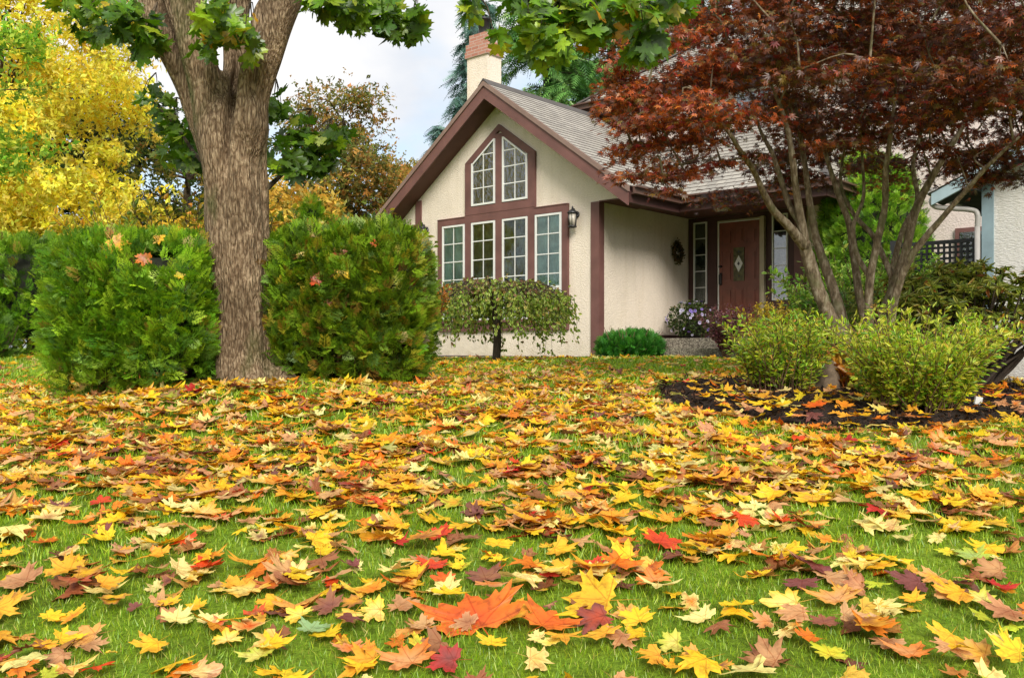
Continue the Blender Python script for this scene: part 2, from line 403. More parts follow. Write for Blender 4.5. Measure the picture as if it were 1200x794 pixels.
def jap_tmpl(seed):
    r = np.random.RandomState(seed); V = [(0,0,0)]; T = []; w = [0.]
    for a, l in ((90,1),(55,.9),(125,.9),(18,.72),(162,.72),(-22,.45),(202,.45)):
        a = math.radians(a+r.uniform(-6, 6)); l *= r.uniform(.85, 1.1); d = A([math.cos(a), math.sin(a), 0]); p = A([-d[1], d[0], 0]); dz = r.uniform(-.28, .05)
        k = len(V); V += [tuple(d*l*.45+p*.10+A([0,0,dz*.2])), tuple(d*l+A([0,0,dz])), tuple(d*l*.45-p*.10+A([0,0,dz*.2]))]; w += [.4, 1, .4]
        T += [(0, k+2, k+1), (0, k+1, k)]
    V = A(V, float); return V, A(T), V.copy(), A(w)
TM_JAP = [jap_tmpl(i) for i in range(8)]
def oval_tmpl(seed, wd=.28, pts=5):
    r = np.random.RandomState(seed); V = []; t = np.linspace(0, 1, pts); f = r.uniform(.05, .2); c = r.uniform(-.3, .1)
    for i, u in enumerate(t): V.append((0, u, c*u*u))
    for sgn in (-1, 1):
        for u in t[1:-1]: V.append((sgn*wd*math.sin(PI*u**.85), u, c*u*u+f*wd))
    T = []; n = pts; m = pts-2
    for s_ in (0, 1):
        b = n+s_*m; 
        T.append((0, 1, b));
        for i in range(m-1): T += [(i+1, i+2, b+i+1), (i+1, b+i+1, b+i)]
        T.append((m, m+1, b+m-1))
    V = A(V, float); return V, A(T), V.copy(), t.tolist() and np.concatenate([t, t[1:-1], t[1:-1]])
TM_OVAL = [oval_tmpl(i) for i in range(5)]
TM_NARROW = [oval_tmpl(20+i, .17, 4) for i in range(5)]
TM_ROUND = [oval_tmpl(30+i, .42, 4) for i in range(5)]
TM_LONG = [oval_tmpl(40+i, .15, 5) for i in range(5)]
def frond_tmpl(seed, pairs=7):
    r = np.random.RandomState(seed); V = []; T = []; w = []
    bend = r.uniform(-.25, .35)
    def leafq(a, b, wd):
        a = A(a, float); b = A(b, float); d = norm(b-a); p = A([-d[1], d[0], 0]); k = len(V); mid = a+(b-a)*.45
        V.extend([a, mid+p*wd, b, mid-p*wd]); w.extend([0, .4, 1, .4]); T.extend([(k, k+3, k+1), (k+1, k+3, k+2)])
    def pt(u, side=0, o=0): return A([side*o, u, bend*u*u-.18*abs(o)**1.5])
    leafq(pt(0), pt(1.02), .022)
    for i in range(pairs):
        u = .12+.78*i/pairs
        for s_ in (-1, 1):
            l = (.50*(1-u)**.8+.10)*r.uniform(.75, 1.15); a = math.radians(r.uniform(38, 55)); uu = u+r.uniform(-.03, .03)
            e = pt(uu+l*math.cos(a), s_, l*math.sin(a)); b0 = pt(uu); leafq(b0, e, .021)
            if l > .22:
                for q in (.4, .68):
                    m_ = b0+(e-b0)*q; l2 = l*.36
                    leafq(m_, m_+A([s_*l2*.25, l2, 0]), .019)
                leafq(b0+(e-b0)*.5, b0+(e-b0)*.5+A([s_*l*.33, l*.02, 0]), .018)
    V = A(V); return V, A(T), V.copy(), A(w, float)
TM_FROND = [frond_tmpl(i) for i in range(7)]
def needle_tmpl(seed):
    r = np.random.RandomState(seed); V = []; T = []; w = []
    def q(a, b, wd):
        a = A(a, float); b = A(b, float); d = norm(b-a); p = A([-d[1], d[0], 0]); k = len(V); V.extend([a-p*wd*.6, a+p*wd*.6, b]); w.extend([0, 0, 1]); T.append((k, k+1, k+2))
    q((0,0,0), (0,1,-.2), .05)
    for i in range(7):
        u = .08+.13*i
        for s_ in (-1, 1):
            l = .42*(1-u*.75)*r.uniform(.8, 1.15); q((0,u,-.2*u*u), (s_*l*.75, u+l*.6, -.2*u*u-.22*l*r.uniform(.3,1.8)), .05)
    V = A(V); return V, A(T), V.copy(), A(w, float)
TM_NEEDLE = [needle_tmpl(i) for i in range(5)]
def tuft_tmpl(seed, n=5, wd=.30):
    """a small spray of n leaves, for crowns far away"""
    r = np.random.RandomState(seed); V = []; T = []; w = []
    for i in range(n):
        c = r.uniform(-.55, .55, 3); d = norm(r.randn(3)); p = norm(np.cross(d, r.randn(3))); l = r.uniform(.3, .5); k = len(V)
        V.extend([c-d*l, c+p*wd*l*1.4, c+d*l, c-p*wd*l*1.4]); w.extend([0, .5, 1, .5]); T.extend([(k, k+1, k+2), (k, k+2, k+3)])
    V = A(V); return V, A(T), V.copy(), A(w, float)
TM_TUFT = [tuft_tmpl(i) for i in range(8)]

# ------------------------------------------------------------------ world and light
w = bpy.data.worlds.new('World'); sc.world = w; w.use_nodes = True; nt = w.node_tree; nt.nodes.clear()
out = nt.nodes.new('ShaderNodeOutputWorld'); bg = N(nt, 'Background'); bg.inputs[1].default_value = .1
SUN_EL, SUN_AZ = math.radians(37), math.radians(171)
sky = N(nt, 'TexSky', sky_type='NISHITA'); sky.sun_disc = False; sky.sun_elevation = SUN_EL; sky.sun_rotation = SUN_AZ
tc = N(nt, 'TexCoord').outputs['Generated']; sx = N(nt, 'SeparateXYZ'); lk(nt, tc, sx.inputs[0])
zz = math_(nt, 'ADD', math_(nt, 'MAXIMUM', sx.outputs[2], 0.), .35)
cb = N(nt, 'CombineXYZ'); lk(nt, math_(nt, 'DIVIDE', sx.outputs[0], zz), cb.inputs[0]); lk(nt, math_(nt, 'DIVIDE', sx.outputs[1], zz), cb.inputs[1]); cb.inputs[2].default_value = 3.3
n1 = noise(nt, cb.outputs[0], 1.5, 6, .55); n2 = noise(nt, cb.outputs[0], 3.4, 5, .5)
cloud = ramp(nt, n2, [(.30, (3.6, 3.8, 4.15)), (.5, (4.5, 4.5, 4.55)), (.7, (5.4, 5.3, 5.15))])
skyb = mixc(nt, .6, sky.outputs[0], (2.9, 3.9, 4.6))
fac = ramp(nt, n1, [(.34, (.35, .35, .35)), (.46, (1, 1, 1))])
lk(nt, mixc(nt, fac, skyb, cloud), bg.inputs[0]); lk(nt, bg.outputs[0], out.inputs[0])
sl = bpy.data.lights.new('sun', 'SUN'); sl.energy = 1.7; sl.angle = math.radians(24); sl.color = (1, .95, .86)
so = bpy.data.objects.new('sun', sl); COL.objects.link(so)
sd = Vector((math.sin(SUN_AZ)*math.cos(SUN_EL), math.cos(SUN_AZ)*math.cos(SUN_EL), math.sin(SUN_EL)))
so.rotation_euler = sd.to_track_quat('Z', 'Y').to_euler()

# ------------------------------------------------------------------ camera
cam = bpy.data.cameras.new('camera'); co = bpy.data.objects.new('camera', cam); COL.objects.link(co); sc.camera = co
cam.sensor_width = 36; cam.lens = 36*F/1200; cam.shift_y = 10/1200; cam.clip_start = .1; cam.clip_end = 2000
co.location = (0, 0, 0); co.rotation_euler = (PI/2, 0, 0)

# ------------------------------------------------------------------ lawn sheet
xs = np.concatenate([-np.geomspace(600, 12, 14), np.arange(-11, 11.01, .25), np.geomspace(12, 600, 14)])
ys = np.concatenate([-np.geomspace(600, 7, 12), np.arange(-6, 22, .25), np.geomspace(22.5, 900, 16)])
XX, YY = np.meshgrid(xs, ys); ZZ = G(XX, YY)+.012*np.sin(XX*2.1+YY)*np.cos(YY*1.7)*(np.abs(YY)<20)
nx, ny = len(xs), len(ys); idx = np.arange(nx*ny).reshape(ny, nx)
T = np.concatenate([np.stack([idx[:-1,:-1], idx[:-1,1:], idx[1:,1:]], -1).reshape(-1,3), np.stack([idx[:-1,:-1], idx[1:,1:], idx[1:,:-1]], -1).reshape(-1,3)])
g = Geo(); g.add(np.column_stack([XX.ravel(), YY.ravel(), ZZ.ravel()]), T)
tag(g.obj('lawn', M['lawn'], smooth=True), 'green lawn sloping up from the camera to the house', 'lawn', kind='structure')
def G2(x, y): return G(x, y)+.012*np.sin(x*2.1+y)*np.cos(y*1.7)

# mulch bed
BEDPX = [(772,470),(810,479),(850,488),(900,496),(960,502),(1020,505),(1080,505),(1140,501),(1200,497),(1290,492)]
front = [gp(*p)[:2] for p in BEDPX]
bed = A(front+[(7.6,8.5),(7.4,11.0),(5.5,11.2),(4.6,10.2),(3.6,9.6),(2.6,9.2),(1.8,8.5),(1.25,7.9)])
def in_poly(P, x, y):
    r = np.zeros(np.shape(x), bool); n = len(P)
    for i in range(n):
        x1, y1 = P[i]; x2, y2 = P[(i+1) % n]
        c = ((y1 > y) != (y2 > y)) & (x < (x2-x1)*(y-y1)/(y2-y1+1e-12)+x1); r ^= c
    return r
cen = bed.mean(0); rr_ = 26; g = Geo(); ring = []
bs = smooth_path(np.column_stack([np.vstack([bed, bed[:1]]), np.zeros(len(bed)+1)]), 6)[:-1, :2]
V = []; T = []; nb = len(bs); K = 26
for k in range(K+1):
    f = 1-k/K; q = cen+(bs-cen)*f; edge = min(1, k/2.5)
    z = G2(q[:,0], q[:,1])-.02+edge*.05+(rs.rand(nb)*.022*edge)
    V.append(np.column_stack([q, z]))
for k in range(K):
    for i in range(nb):
        a = k*nb+i; b = k*nb+(i+1) % nb; T += [(a, b, b+nb), (a, b+nb, a+nb)]
g.add(np.vstack(V), T)
tag(g.obj('mulch_bed', M['mulch'], smooth=False), 'dark bark mulch bed under the red maple', 'ground', kind='structure')
# mulch chips
def chips(n):
    g = Geo(); x = rs.uniform(bs[:,0].min(), bs[:,0].max(), n*2); y = rs.uniform(bs[:,1].min(), bs[:,1].max(), n*2)
    m = in_poly(bs, x, y); x, y = x[m][:n], y[m][:n]; n = len(x)
    M_ = basis(rdir(n)*A([1,1,.5]), rdir(n)+A([0,0,2.]))
    scatter(g, TM_NARROW, np.column_stack([x, y, G2(x, y)+rs.uniform(.02, .05, n)]), M_, rs.uniform(.025, .07, n), palette(n, [(58,38,28),(90,62,44),(34,24,18),(125,90,64)], [4,3,3,1.6]))
    tag(g.obj('bark_mulch', M['core'] if False else M['flower']), 'dark shredded bark chips in the bed', 'mulch', kind='stuff')
chips(14000)

# ------------------------------------------------------------------ house
TH = math.atan2(-945, 1069)
C0 = A([1.511, 14.97, 0.])
H = empty('house', C0, 'cream stucco house with mauve brown trim, steep gable and grey shingle roof', 'house', TH)
SL = .72
def hg(): return Geo()
GX = -2.3   # gable centre
def zr(x): return 4.72-SL*abs(x-GX)
# walls
g = hg(); u = .27
g.prism([(-4.5,-.8),(-.107,-.8),(-.107,2.42),(.55,2.42),(.52,zr(.52)-u),(GX,4.72-u),(-5.12,zr(-5.12)-u),(-5.15,2.42),(-4.5,2.42)], 0, .12)
g.box(-.25, -.107, .12, 2.86, -.8, 2.45)
g.box(-.107, 3.0, 2.86, 3.0, -.8, 2.45)
g.box(2.9, 3.02, 3.0, 3.2, -.8, 2.5)
g.box(-4.5, -4.38, .12, 8, -.8, 2.45)
g.obj('wall', M['cream'], H)
g = hg(); g.box(-2.3, 11, 3.2, 3.35, -.8, 4.93); g.box(-2.3, -2.15, 3.35, 8, 2, 4.93); g.box(-4.38, 11, 7.9, 8, -.8, 4.9)
w2 = g.obj('upper_wall', M['pinkcream'], H); w2['label'] = 'pinkish upper storey wall behind the red maple'
# soffits & ceiling
g = hg()
for s_ in (-1, 1):
    a = (GX, 4.72-u); b = (GX+s_*3.05, 4.72-SL*3.05-u+.03)
    g.prism([a, b, (b[0], b[1]-.02), (a[0], a[1]-.02)], -.38, -.002)
g.box(-.1, .74, .0, 1.1, 2.40, 2.42); g.box(-.1, 3.25, 1.10, 2.86, 2.42, 2.44); g.box(-5.33, -4.5, .0, 8, 2.40, 2.42); g.box(2.9,3.25,2.86,3.2,2.42,2.44)
g.obj('soffit', M['soffit'], H)
# shingled roof planes: real courses
def courses(g, org, ud, vd, slope, vmax, left, right, step=.135, t=.012, z0=0):
    """org eave origin, ud along eave, vd horizontal uphill, left/right(v) limits along u"""
    org, ud, vd = A(org, float), A(ud, float), A(vd, float); k = 0; up = A([0,0,1.]); hs = step/math.hypot(1, slope)
    v = 0
    while v < vmax-1e-6:
        v2 = min(v+hs*1.0, vmax)
        for q, vv, lift in ((0, v, t), (1, v2, .0)): pass
        a = org+ud*left(v)+vd*v+up*(slope*v+t); b = org+ud*right(v)+vd*v+up*(slope*v+t)
        c = org+ud*right(v2)+vd*v2+up*(slope*v2); d = org+ud*left(v2)+vd*v2+up*(slope*v2)
        m = 1.  # luv in metres along the slope
        L = [(left(v), k*step+.004, 0), (right(v), k*step+.004, 0), (right(v2), (k+1)*step-.004, 0), (left(v2), (k+1)*step-.004, 0)]
        g.quad(a, b, c, d, None, L)
        g.quad(a-up*t, b-up*t, b, a, None, [(0, k*step, 0)]*4)
        v = v2; k += 1
rg = hg()
courses(rg, (.77,-.42,2.51), (0,1,0), (-1,0,0), SL, 3.07, lambda v: 0, lambda v: 8.4)
courses(rg, (-5.37,-.42,2.51), (0,1,0), (1,0,0), SL, 3.07, lambda v: 0, lambda v: 8.4)
courses(rg, (0,1.095,2.53), (1,0,0), (0,1,0), SL, 2.1, lambda v: -1.6, lambda v: 3.3-v*.5)
courses(rg, (3.3,1.095,2.53), (0,1,0), (-1,0,0), SL*2, 1.05, lambda v: v*2, lambda v: 2.1)
# upper storey hip roof
courses(rg, (0,2.8,5.0), (1,0,0), (0,1,0), SL, 2.8, lambda v: -2.72+v, lambda v: 11.4)
courses(rg, (-2.72,2.8,5.0), (0,1,0), (1,0,0), SL, 2.8, lambda v: v, lambda v: 5.4-v)
courses(rg, (0,8.4,5.0), (1,0,0), (0,-1,0), SL, 2.8, lambda v: -2.72+v, lambda v: 11.4)
roof = rg.obj('roof', M['shingle'], H)
# roof deck underside (keeps the roof solid)
g = hg()
g.prism([(.765, 2.50), (GX, 4.705), (-5.365, 2.50), (-5.3, 2.43), (GX, 4.60), (.70, 2.43)], -.40, 8)
g.box(.0, 3.26, 1.12, 3.2, 2.44, 2.46); g.box(-2.66, 11.3, 2.84, 8.4, 4.90, 4.93)
g.obj('roof_deck', M['dtrim'], H)
# ridge cap
g = hg(); g.prism([(GX-.13, 4.72-.085), (GX, 4.765), (GX+.13, 4.72-.085), (GX, 4.735)], -.46, 3.15)
g.obj('ridge_cap', M['ridge'], H)
g = hg(); g.bar((-2.72,2.8,5.02),(.08,5.6,7.05),.16,.03); g.obj('ridge_cap', M['ridge'], H)
g = hg(); g.bar((3.3,1.095,2.56),(2.25,3.2,4.07),.14,.03)
g.obj('ridge_cap', M['ridge'], H)
# fascias on the rakes: lower board and upper drip board
def rake(g, y0, y1, top, bot, xo=3.07):
    for s_ in (-1, 1):
        x1 = GX+s_*xo
        g.prism([(GX, 4.72-top), (x1, zr(x1)-top), (x1, zr(x1)-bot), (GX, 4.72-bot)], y0, y1)
g = hg(); rake(g, -.43, -.40, .085, .31, 3.06); g.obj('fascia', M['trim'], H)
g = hg(); rake(g, -.455, -.40, -.004, .085, 3.075); d_ = g.obj('drip_board', painted('weathered_drip_board', (.26, .17, .14), .6), H)
# eave gutters
def gutter(g, a, b, sgn_dir):
    a = A(a, float); b = A(b, float); o = A(sgn_dir, float)
    g.bar(a+o*.05, b+o*.05, .03, .11); g.bar(a+o*.10+A([0,0,.05]), b+o*.10+A([0,0,.05]), .04, .028); g.bar(a+o*.055-A([0,0,.055]), b+o*.055-A([0,0,.055]), .09, .016)
g = hg(); gutter(g, (.77,-.36,2.45), (.77,1.04,2.45), (1,0,0)); gutter(g, (.80,1.095,2.46), (3.38,1.095,2.46), (0,-1,0)); gutter(g, (3.3,1.0,2.46), (3.3,3.2,2.46), (1,0,0))
gutter(g, (-2.75,2.8,4.93), (11.3,2.8,4.93), (0,-1,0)); gutter(g, (-2.72,2.75,4.93), (-2.72,8.4,4.93), (-1,0,0)); gutter(g,(-5.37,-.3,2.45),(-5.37,8,2.45),(-1,0,0))
g.obj('gutter', M['gutter'], H)
g = hg(); g.box(.70,.755,-.38,1.10,2.26,2.44); g.box(.75,3.27,1.105,1.135,2.27,2.50); g.box(3.25,3.28,1.13,3.2,2.27,2.5); g.box(-2.68,11.2,2.82,2.86,4.72,4.93); g.box(-2.70,-2.66,2.86,8.3,4.72,4.93); g.box(-2.6,11,2.86,3.2,4.74,4.76)
g.obj('eave_fascia', M['dtrim'], H)
# corner and edge trim
g = hg()
g.box(-.25, -.107, -.03, -.002, -.16, 2.405)
g.box(-.107, -.08, -.03, .115, -.16, 2.398)
g.obj('corner_board', M['trim'], H)
g = hg(); g.box(-4.53, -4.37, -.03, -.002, -.16, zr(-4.45)-.30); g.obj('corner_board', M['trim'], H)
g = hg(); g.box(-.106, -.09, .10, 2.84, -.2, .225); g.box(-4.37, -.25, -.02, -.002, -.19, -.15); g.obj('base_flashing', M['dtrim'], H)
g = hg(); g.box(-1.25, -1.13, 3.17, 3.198, 3.6, 4.74); g.obj('upper_corner_board', M['trim'], H)

# big window surround: flat boards proud of the stucco
def xz(pts): return pts
sy0, sy1 = -.05, -.002
cols = [(-3.745,-3.155),(-2.975,-2.385),(-2.205,-1.615),(-1.435,-.855)]
g = hg()
g.box(-3.88, -3.755, sy0, sy1, .30, 2.44); g.box(-.845, -.72, sy0, sy1, .30, 2.44)
for a, b in ((-3.145,-2.985),(-2.375,-2.215),(-1.605,-1.445)): g.box(a, b, sy0, sy1, .5, 2.31)
g.box(-3.755, -.845, sy0, sy1, .30, .48)
g.box(-3.755, -3.145, sy0, sy1, 2.31, 2.44); g.box(-1.445, -.845, sy0, sy1, 2.31, 2.44)
g.box(-3.145, -1.445, sy0, sy1, 2.31, 2.6)
g.box(-3.145, -2.985, sy0, sy1, 2.6, 3.42); g.box(-1.605, -1.445, sy0, sy1, 2.6, 3.42); g.box(-2.375, -2.215, sy0, sy1, 2.6, 3.86)
g.prism([(-3.145,3.42),(-2.985,3.40),(-2.375,3.80),(-2.375,3.86),(GX,3.91),(GX,4.03)], sy0, sy1)
g.prism([(-1.445,3.42),(-1.605,3.40),(-2.215,3.80),(-2.215,3.86),(GX,3.91),(GX,4.03)], sy0, sy1)
for z in (2.448,): g.box(-3.88,-3.145,sy0-.012,sy0,2.425,2.44); g.box(-1.445,-.72,sy0-.012,sy0,2.425,2.44)
g.box(-3.145,-1.445,sy0-.006,sy0,2.452,2.458)
g.box(-3.9,-.70,-.10,sy0,.455,.50)
g.obj('window_surround', M['trim'], H)
def lite(x0, x1, z0, z1, nc, nr, gl, back, tops=None, transom=None, muz=None):
    """a casement: frame (> muntins), pane, curtain or dark sheet behind"""
    fw = .035; y0, y1 = -.062, -.004
    g = hg(); tl, tr = tops if tops else (z1, z1)
    g.box(x0, x0+fw, y0, y1, z0, tl); g.box(x1-fw, x1, y0, y1, z0, tr); g.box(x0+fw, x1-fw, y0, y1, z0, z0+fw)
    g.prism([(x0+fw, tl-fw), (x1-fw, tr-fw), (x1-fw, tr), (x0+fw, tl)], y0, y1)
    if transom: g.box(x0+fw, x1-fw, y0, y1, transom-.03, transom+.04)
    f = g.obj('window', M['white'], H)
    g = hg(); m = .009
    def top(x): return tl+(tr-tl)*(x-x0)/(x1-x0)-fw
    for i in range(1, nc):
        x = x0+(x1-x0)*i/nc; g.box(x-m, x+m, -.045, -.030, z0+fw, top(x))
    for z in (muz if muz else [z0+(z1-z0)*j/nr for j in range(1, nr)]):
        xa, xb = x0+fw, x1-fw
        if tops and tl < tr and z > tl-fw: xa = x0+(z+fw-tl)/(tr-tl)*(x1-x0)
        if tops and tr < tl and z > tr-fw: xb = x0+(tl-z-fw)/(tl-tr)*(x1-x0)
        if xb-xa > .03: g.box(xa, xb, -.047, -.032, z-m, z+m)
    g.obj('muntin', M['white'], f)
    g = hg(); P = [(x0+fw, z0+fw), (x1-fw, z0+fw), (x1-fw, tr-fw), (x0+fw, tl-fw)]
    g.prism(P, -.040, -.036); g.obj('pane', gl, f)
    g = hg(); n = 16
    if back == 'dark': g.prism(P, -.012, -.006); g.obj('dark_backing', M['dark'], f)  # near-black sheet, painted to stand for the unlit room behind the glass
    else:
        xa = x0+fw; 
        for i in range(n):   # soft pleats
            a = xa+(x1-x0-2*fw)*i/n; b = xa+(x1-x0-2*fw)*(i+1)/n; ya = -.014+.006*math.sin(i*1.9); yb = -.014+.006*math.sin((i+1)*1.9)
            g.quad((a,ya,z0+fw),(b,yb,z0+fw),(b,yb,top(b)),(a,ya,top(a)))
        g.obj('curtain', M[back], f)
    return f
zz0, zz1 = .50, 2.30
mz = [2.30-.345*i for i in range(1, 6)]
lite(*cols[0], zz0, zz1, 2, 5, M['glass'], 'curtain', None, 1.02, [1.95, 1.61, 1.27]+[.76])
lite(*cols[1], zz0, zz1, 2, 5, M['glass'], 'sheer', None, None, [1.955, 1.61, 1.27, .92])
lite(*cols[2], zz0, zz1, 2, 5, M['glass'], 'sheer', None, None, [1.955, 1.61, 1.27, .92])
lite(*cols[3], zz0, zz1, 2, 5, M['glass'], 'curtain', None, 1.02, [1.955, 1.61, 1.27, .76])
lite(*cols[1], 2.61, 3.75, 2, 4, M['glass_up'], 'dark', (3.40, 3.78), None, [2.93, 3.24, 3.53])
lite(*cols[2], 2.61, 3.75, 2, 4, M['glass_up'], 'dark', (3.78, 3.40), None, [2.93, 3.24, 3.53])
# upper storey window
g = hg(); g.box(.7,1.6,3.15,3.198,4.15,4.70); f = g.obj('window', M['white'], H); g = hg(); g.box(.74,1.12,3.142,3.149,4.19,4.66); g.box(1.16,1.56,3.142,3.149,4.19,4.66); g.obj('pane', M['glass_up'], f)
g = hg(); g.box(4.5,5.0,3.15,3.198,1.2,1.87); f = g.obj('window', M['trim'], H); g = hg(); g.box(4.57,4.93,3.142,3.149,1.27,1.80); g.obj('pane', M['glass_up'], f)
# entry: dark panelled surround, sidelights, door
yd = 2.86
g = hg(); g.box(-.09, .02, yd-.03, yd-.002, -.1, 2.41); g.box(.31, .50, yd-.03, yd-.002, .0, 2.41); g.box(.02, .31, yd-.03, yd-.002, 2.33, 2.41); g.box(.02,.31,yd-.03,yd-.002,.0,.80)
g.box(.50, 1.47, yd-.03, yd-.002, 2.32, 2.41); g.box(1.47, 1.58, yd-.03, yd-.002, .0, 2.41); g.box(1.58,1.885,yd-.03,yd-.002,2.34,2.41); g.box(1.58,1.885,yd-.03,yd-.002,.0,.82); g.box(1.885,2.0,yd-.03,yd-.002,.0,2.41)
g.obj('entry_panel', M['dtrim'], H)
g = hg(); g.box(2.0, 2.20, yd-.05, yd-.002, .0, 2.41); g.obj('entry_trim', M['trim'], H)
g = hg(); g.box(1.60, 1.98, yd-.30, yd-.04, .16, .66) if False else None
def sidelight(x0, x1, z0, z1):
    g = hg(); fw = .025; y0, y1 = yd-.05, yd-.002
    g.box(x0,x0+fw,y0,y1,z0,z1); g.box(x1-fw,x1,y0,y1,z0,z1); g.box(x0+fw,x1-fw,y0,y1,z0,z0+fw); g.box(x0+fw,x1-fw,y0,y1,z1-fw,z1)
    f = g.obj('sidelight', M['white'], H)
    g = hg()
    for i in range(1, 5): g = hg(); z = z0+(z1-z0)*i/5; g.box(x0+fw, x1-fw, yd-.04, yd-.028, z-.008, z+.008); g.obj('muntin', M['white'], f)
    g = hg(); g.box(x0+fw,x1-fw,yd-.03,yd-.024,z0+fw,z1-fw); g.obj('pane', M['glass_side'] if x0 > 1 else M['glass'], f)
    g = hg(); g.box(x0+fw,x1-fw,yd-.012,yd-.006,z0+fw,z1-fw); g.obj('dark_backing', M['dark'], f)  # dark sheet just off the wall, coloured as an unlit interior
sidelight(.025, .305, .81, 2.325); sidelight(1.59, 1.88, .83, 2.335)
g = hg(); dx0, dx1 = .56, 1.36
g.box(dx0, dx1, yd-.045, yd-.004, .22, 2.27)
D = g.obj('door', M['door'], H)
g = hg()
def panel(x0, x1, z0, z1, arch=0):
    y = yd-.045
    g.box(x0, x1, y-.004, y-.0005, z0, z0+.012); g.box(x0, x0+.012, y-.004, y-.0005, z0+.012, z1-.012); g.box(x1-.012, x1, y-.004, y-.0005, z0+.012, z1-.012)
    if arch: g.prism([(x0, z1-.012-(.05 if arch>0 else 0)), (x1, z1-.012-(.05 if arch<0 else 0)), (x1, z1-(.05 if arch<0 else 0)), (x0, z1-(.05 if arch>0 else 0))], y-.004, y-.0005)
    else: g.box(x0, x1, y-.004, y-.0005, z1-.012, z1)
    g.box(x0+.03, x1-.03, y-.012, y-.0005, z0+.03, z1-.05)
pw = (.62,.82),(.87,1.05),(1.10,1.30)
panel(*pw[0], 1.86, 2.16, 1); panel(*pw[1], 1.90, 2.18); panel(*pw[2], 1.86, 2.16, -1)
panel(*pw[0], 1.20, 1.76); panel(*pw[2], 1.20, 1.76)
for p in pw: panel(*p, .36, 1.08)
g.obj('panel', M['door'], D)
g = hg(); g.box(.855, 1.065, yd-.062, yd-.048, 1.20, 1.80); dg = g.obj('door_light', painted('leaded_glass', (.10,.09,.03), .25, nsc=16, amt=.6, bsc=25, bst=.8), D)
g = hg(); g.prism([(.96,1.36),(1.04,1.51),(.96,1.66),(.88,1.51)], yd-.068, yd-.0625); g.obj('diamond_pane', M['white'], dg)
for zc, hw, yo in ((1.51,.025,.0685),(1.73,.015,.0625),(1.29,.015,.0625)): g = hg(); g.prism([(.96,zc-hw*1.5),(.96+hw,zc),(.96,zc+hw*1.5),(.96-hw,zc)], yd-yo-.0035, yd-yo); g.obj('jewel', M['black'], dg)
g = hg(); g.box(.575,.615,yd-.06,yd-.046,1.14,1.36); g.tube([(.595,yd-.06,1.34),(.595,yd-.11,1.32),(.595,yd-.11,1.16),(.595,yd-.06,1.14)], .011, 8); g.lathe([(0,0),(.03,0),(.03,.03),(0,.03)], (.595,yd-.07,1.46)); g.obj('handle', M['black'], D)
g = hg(); g.box(.535,.558,yd-.05,yd-.004,.2,2.29); g.box(.535,1.36,yd-.05,yd-.004,2.272,2.29); g.obj('door_frame', M['white'], H)
g = hg(); g.box(1.362,1.40,yd-.06,yd-.004,.2,2.32); g.box(1.405,1.465,yd-.10,yd-.004,.2,2.32); g.obj('door_post', M['post'], H)
g = hg(); g.lathe([(0,-.05),(.10,-.05),(.13,-.02),(.14,0)], (1.0,2.1,2.418), 20); g.obj('porch_light', M['lampglass'], H)
# chimney
g = hg(); g.box(-4.55,-3.97,1.45,1.87,-.5,6.02); ch = g.obj('chimney', M['cream'], H)
g = hg(); g.box(-4.585,-3.935,1.415,1.905,6.02,6.14); g.box(-4.57,-3.95,1.43,1.89,6.14,6.30); g.box(-4.52,-4.0,1.48,1.84,6.30,6.50); g.obj('brick_cap', M['brick'], ch)
g = hg(); g.lathe([(.12,0),(.12,.3),(.17,.3),(.17,.34),(0,.38)], (-4.26,1.66,6.50)); g.obj('flue', M['black'], ch)
# exterior lanterns
def Hw(x, y, z):
    c_, s_ = math.cos(TH), math.sin(TH); return A([C0[0]+c_*x-s_*y, C0[1]+s_*x+c_*y, z])
def lantern(x, zc, label):
    r = empty('wall_lantern', Hw(x, -.12, zc), label, 'lantern', TH, 'lanterns on the gable wall')
    g = Geo(); g.lathe([(.0,.0),(.055,.0),(.075,.012),(.075,.03),(.0,.03)], (0,0,-.17)); g.lathe([(.095,.0),(.10,.012),(.06,.05),(.03,.065),(.03,.075),(.0,.08)], (0,0,.07), 6)
    g.lathe([(.0,.14),(.012,.145),(.018,.17),(.008,.19),(0,.20)], (0,0,0))
    for k in range(6):
        a = k*PI/3; g.tube([(.058*math.cos(a),.058*math.sin(a),-.15),(.078*math.cos(a),.078*math.sin(a),.075)], .006, 5)
    g.obj('cage', M['black'], r)
    g = Geo(); g.lathe([(0,-.14),(.05,-.14),(.068,.07),(0,.07)], (0,0,0), 6); g.obj('lamp_glass', M['lampglass'], r)
    g = Geo(); g.lathe([(.06,0),(.06,.012),(.0,.02)], (0,0,0), 16); V0 = g.V[0]; g.V[0] = np.column_stack([V0[:,0], .115-V0[:,2], V0[:,1]+.06])
    g.tube([(0,.10,.06),(0,.05,.15),(0,.0,.15)], .011, 7); g.obj('bracket', M['black'], r)
lantern(-.56, 2.17, 'black lantern on the gable wall, right of the tall windows')
lantern(-4.23, 2.23, 'black lantern on the gable wall, left of the windows above the hedge')
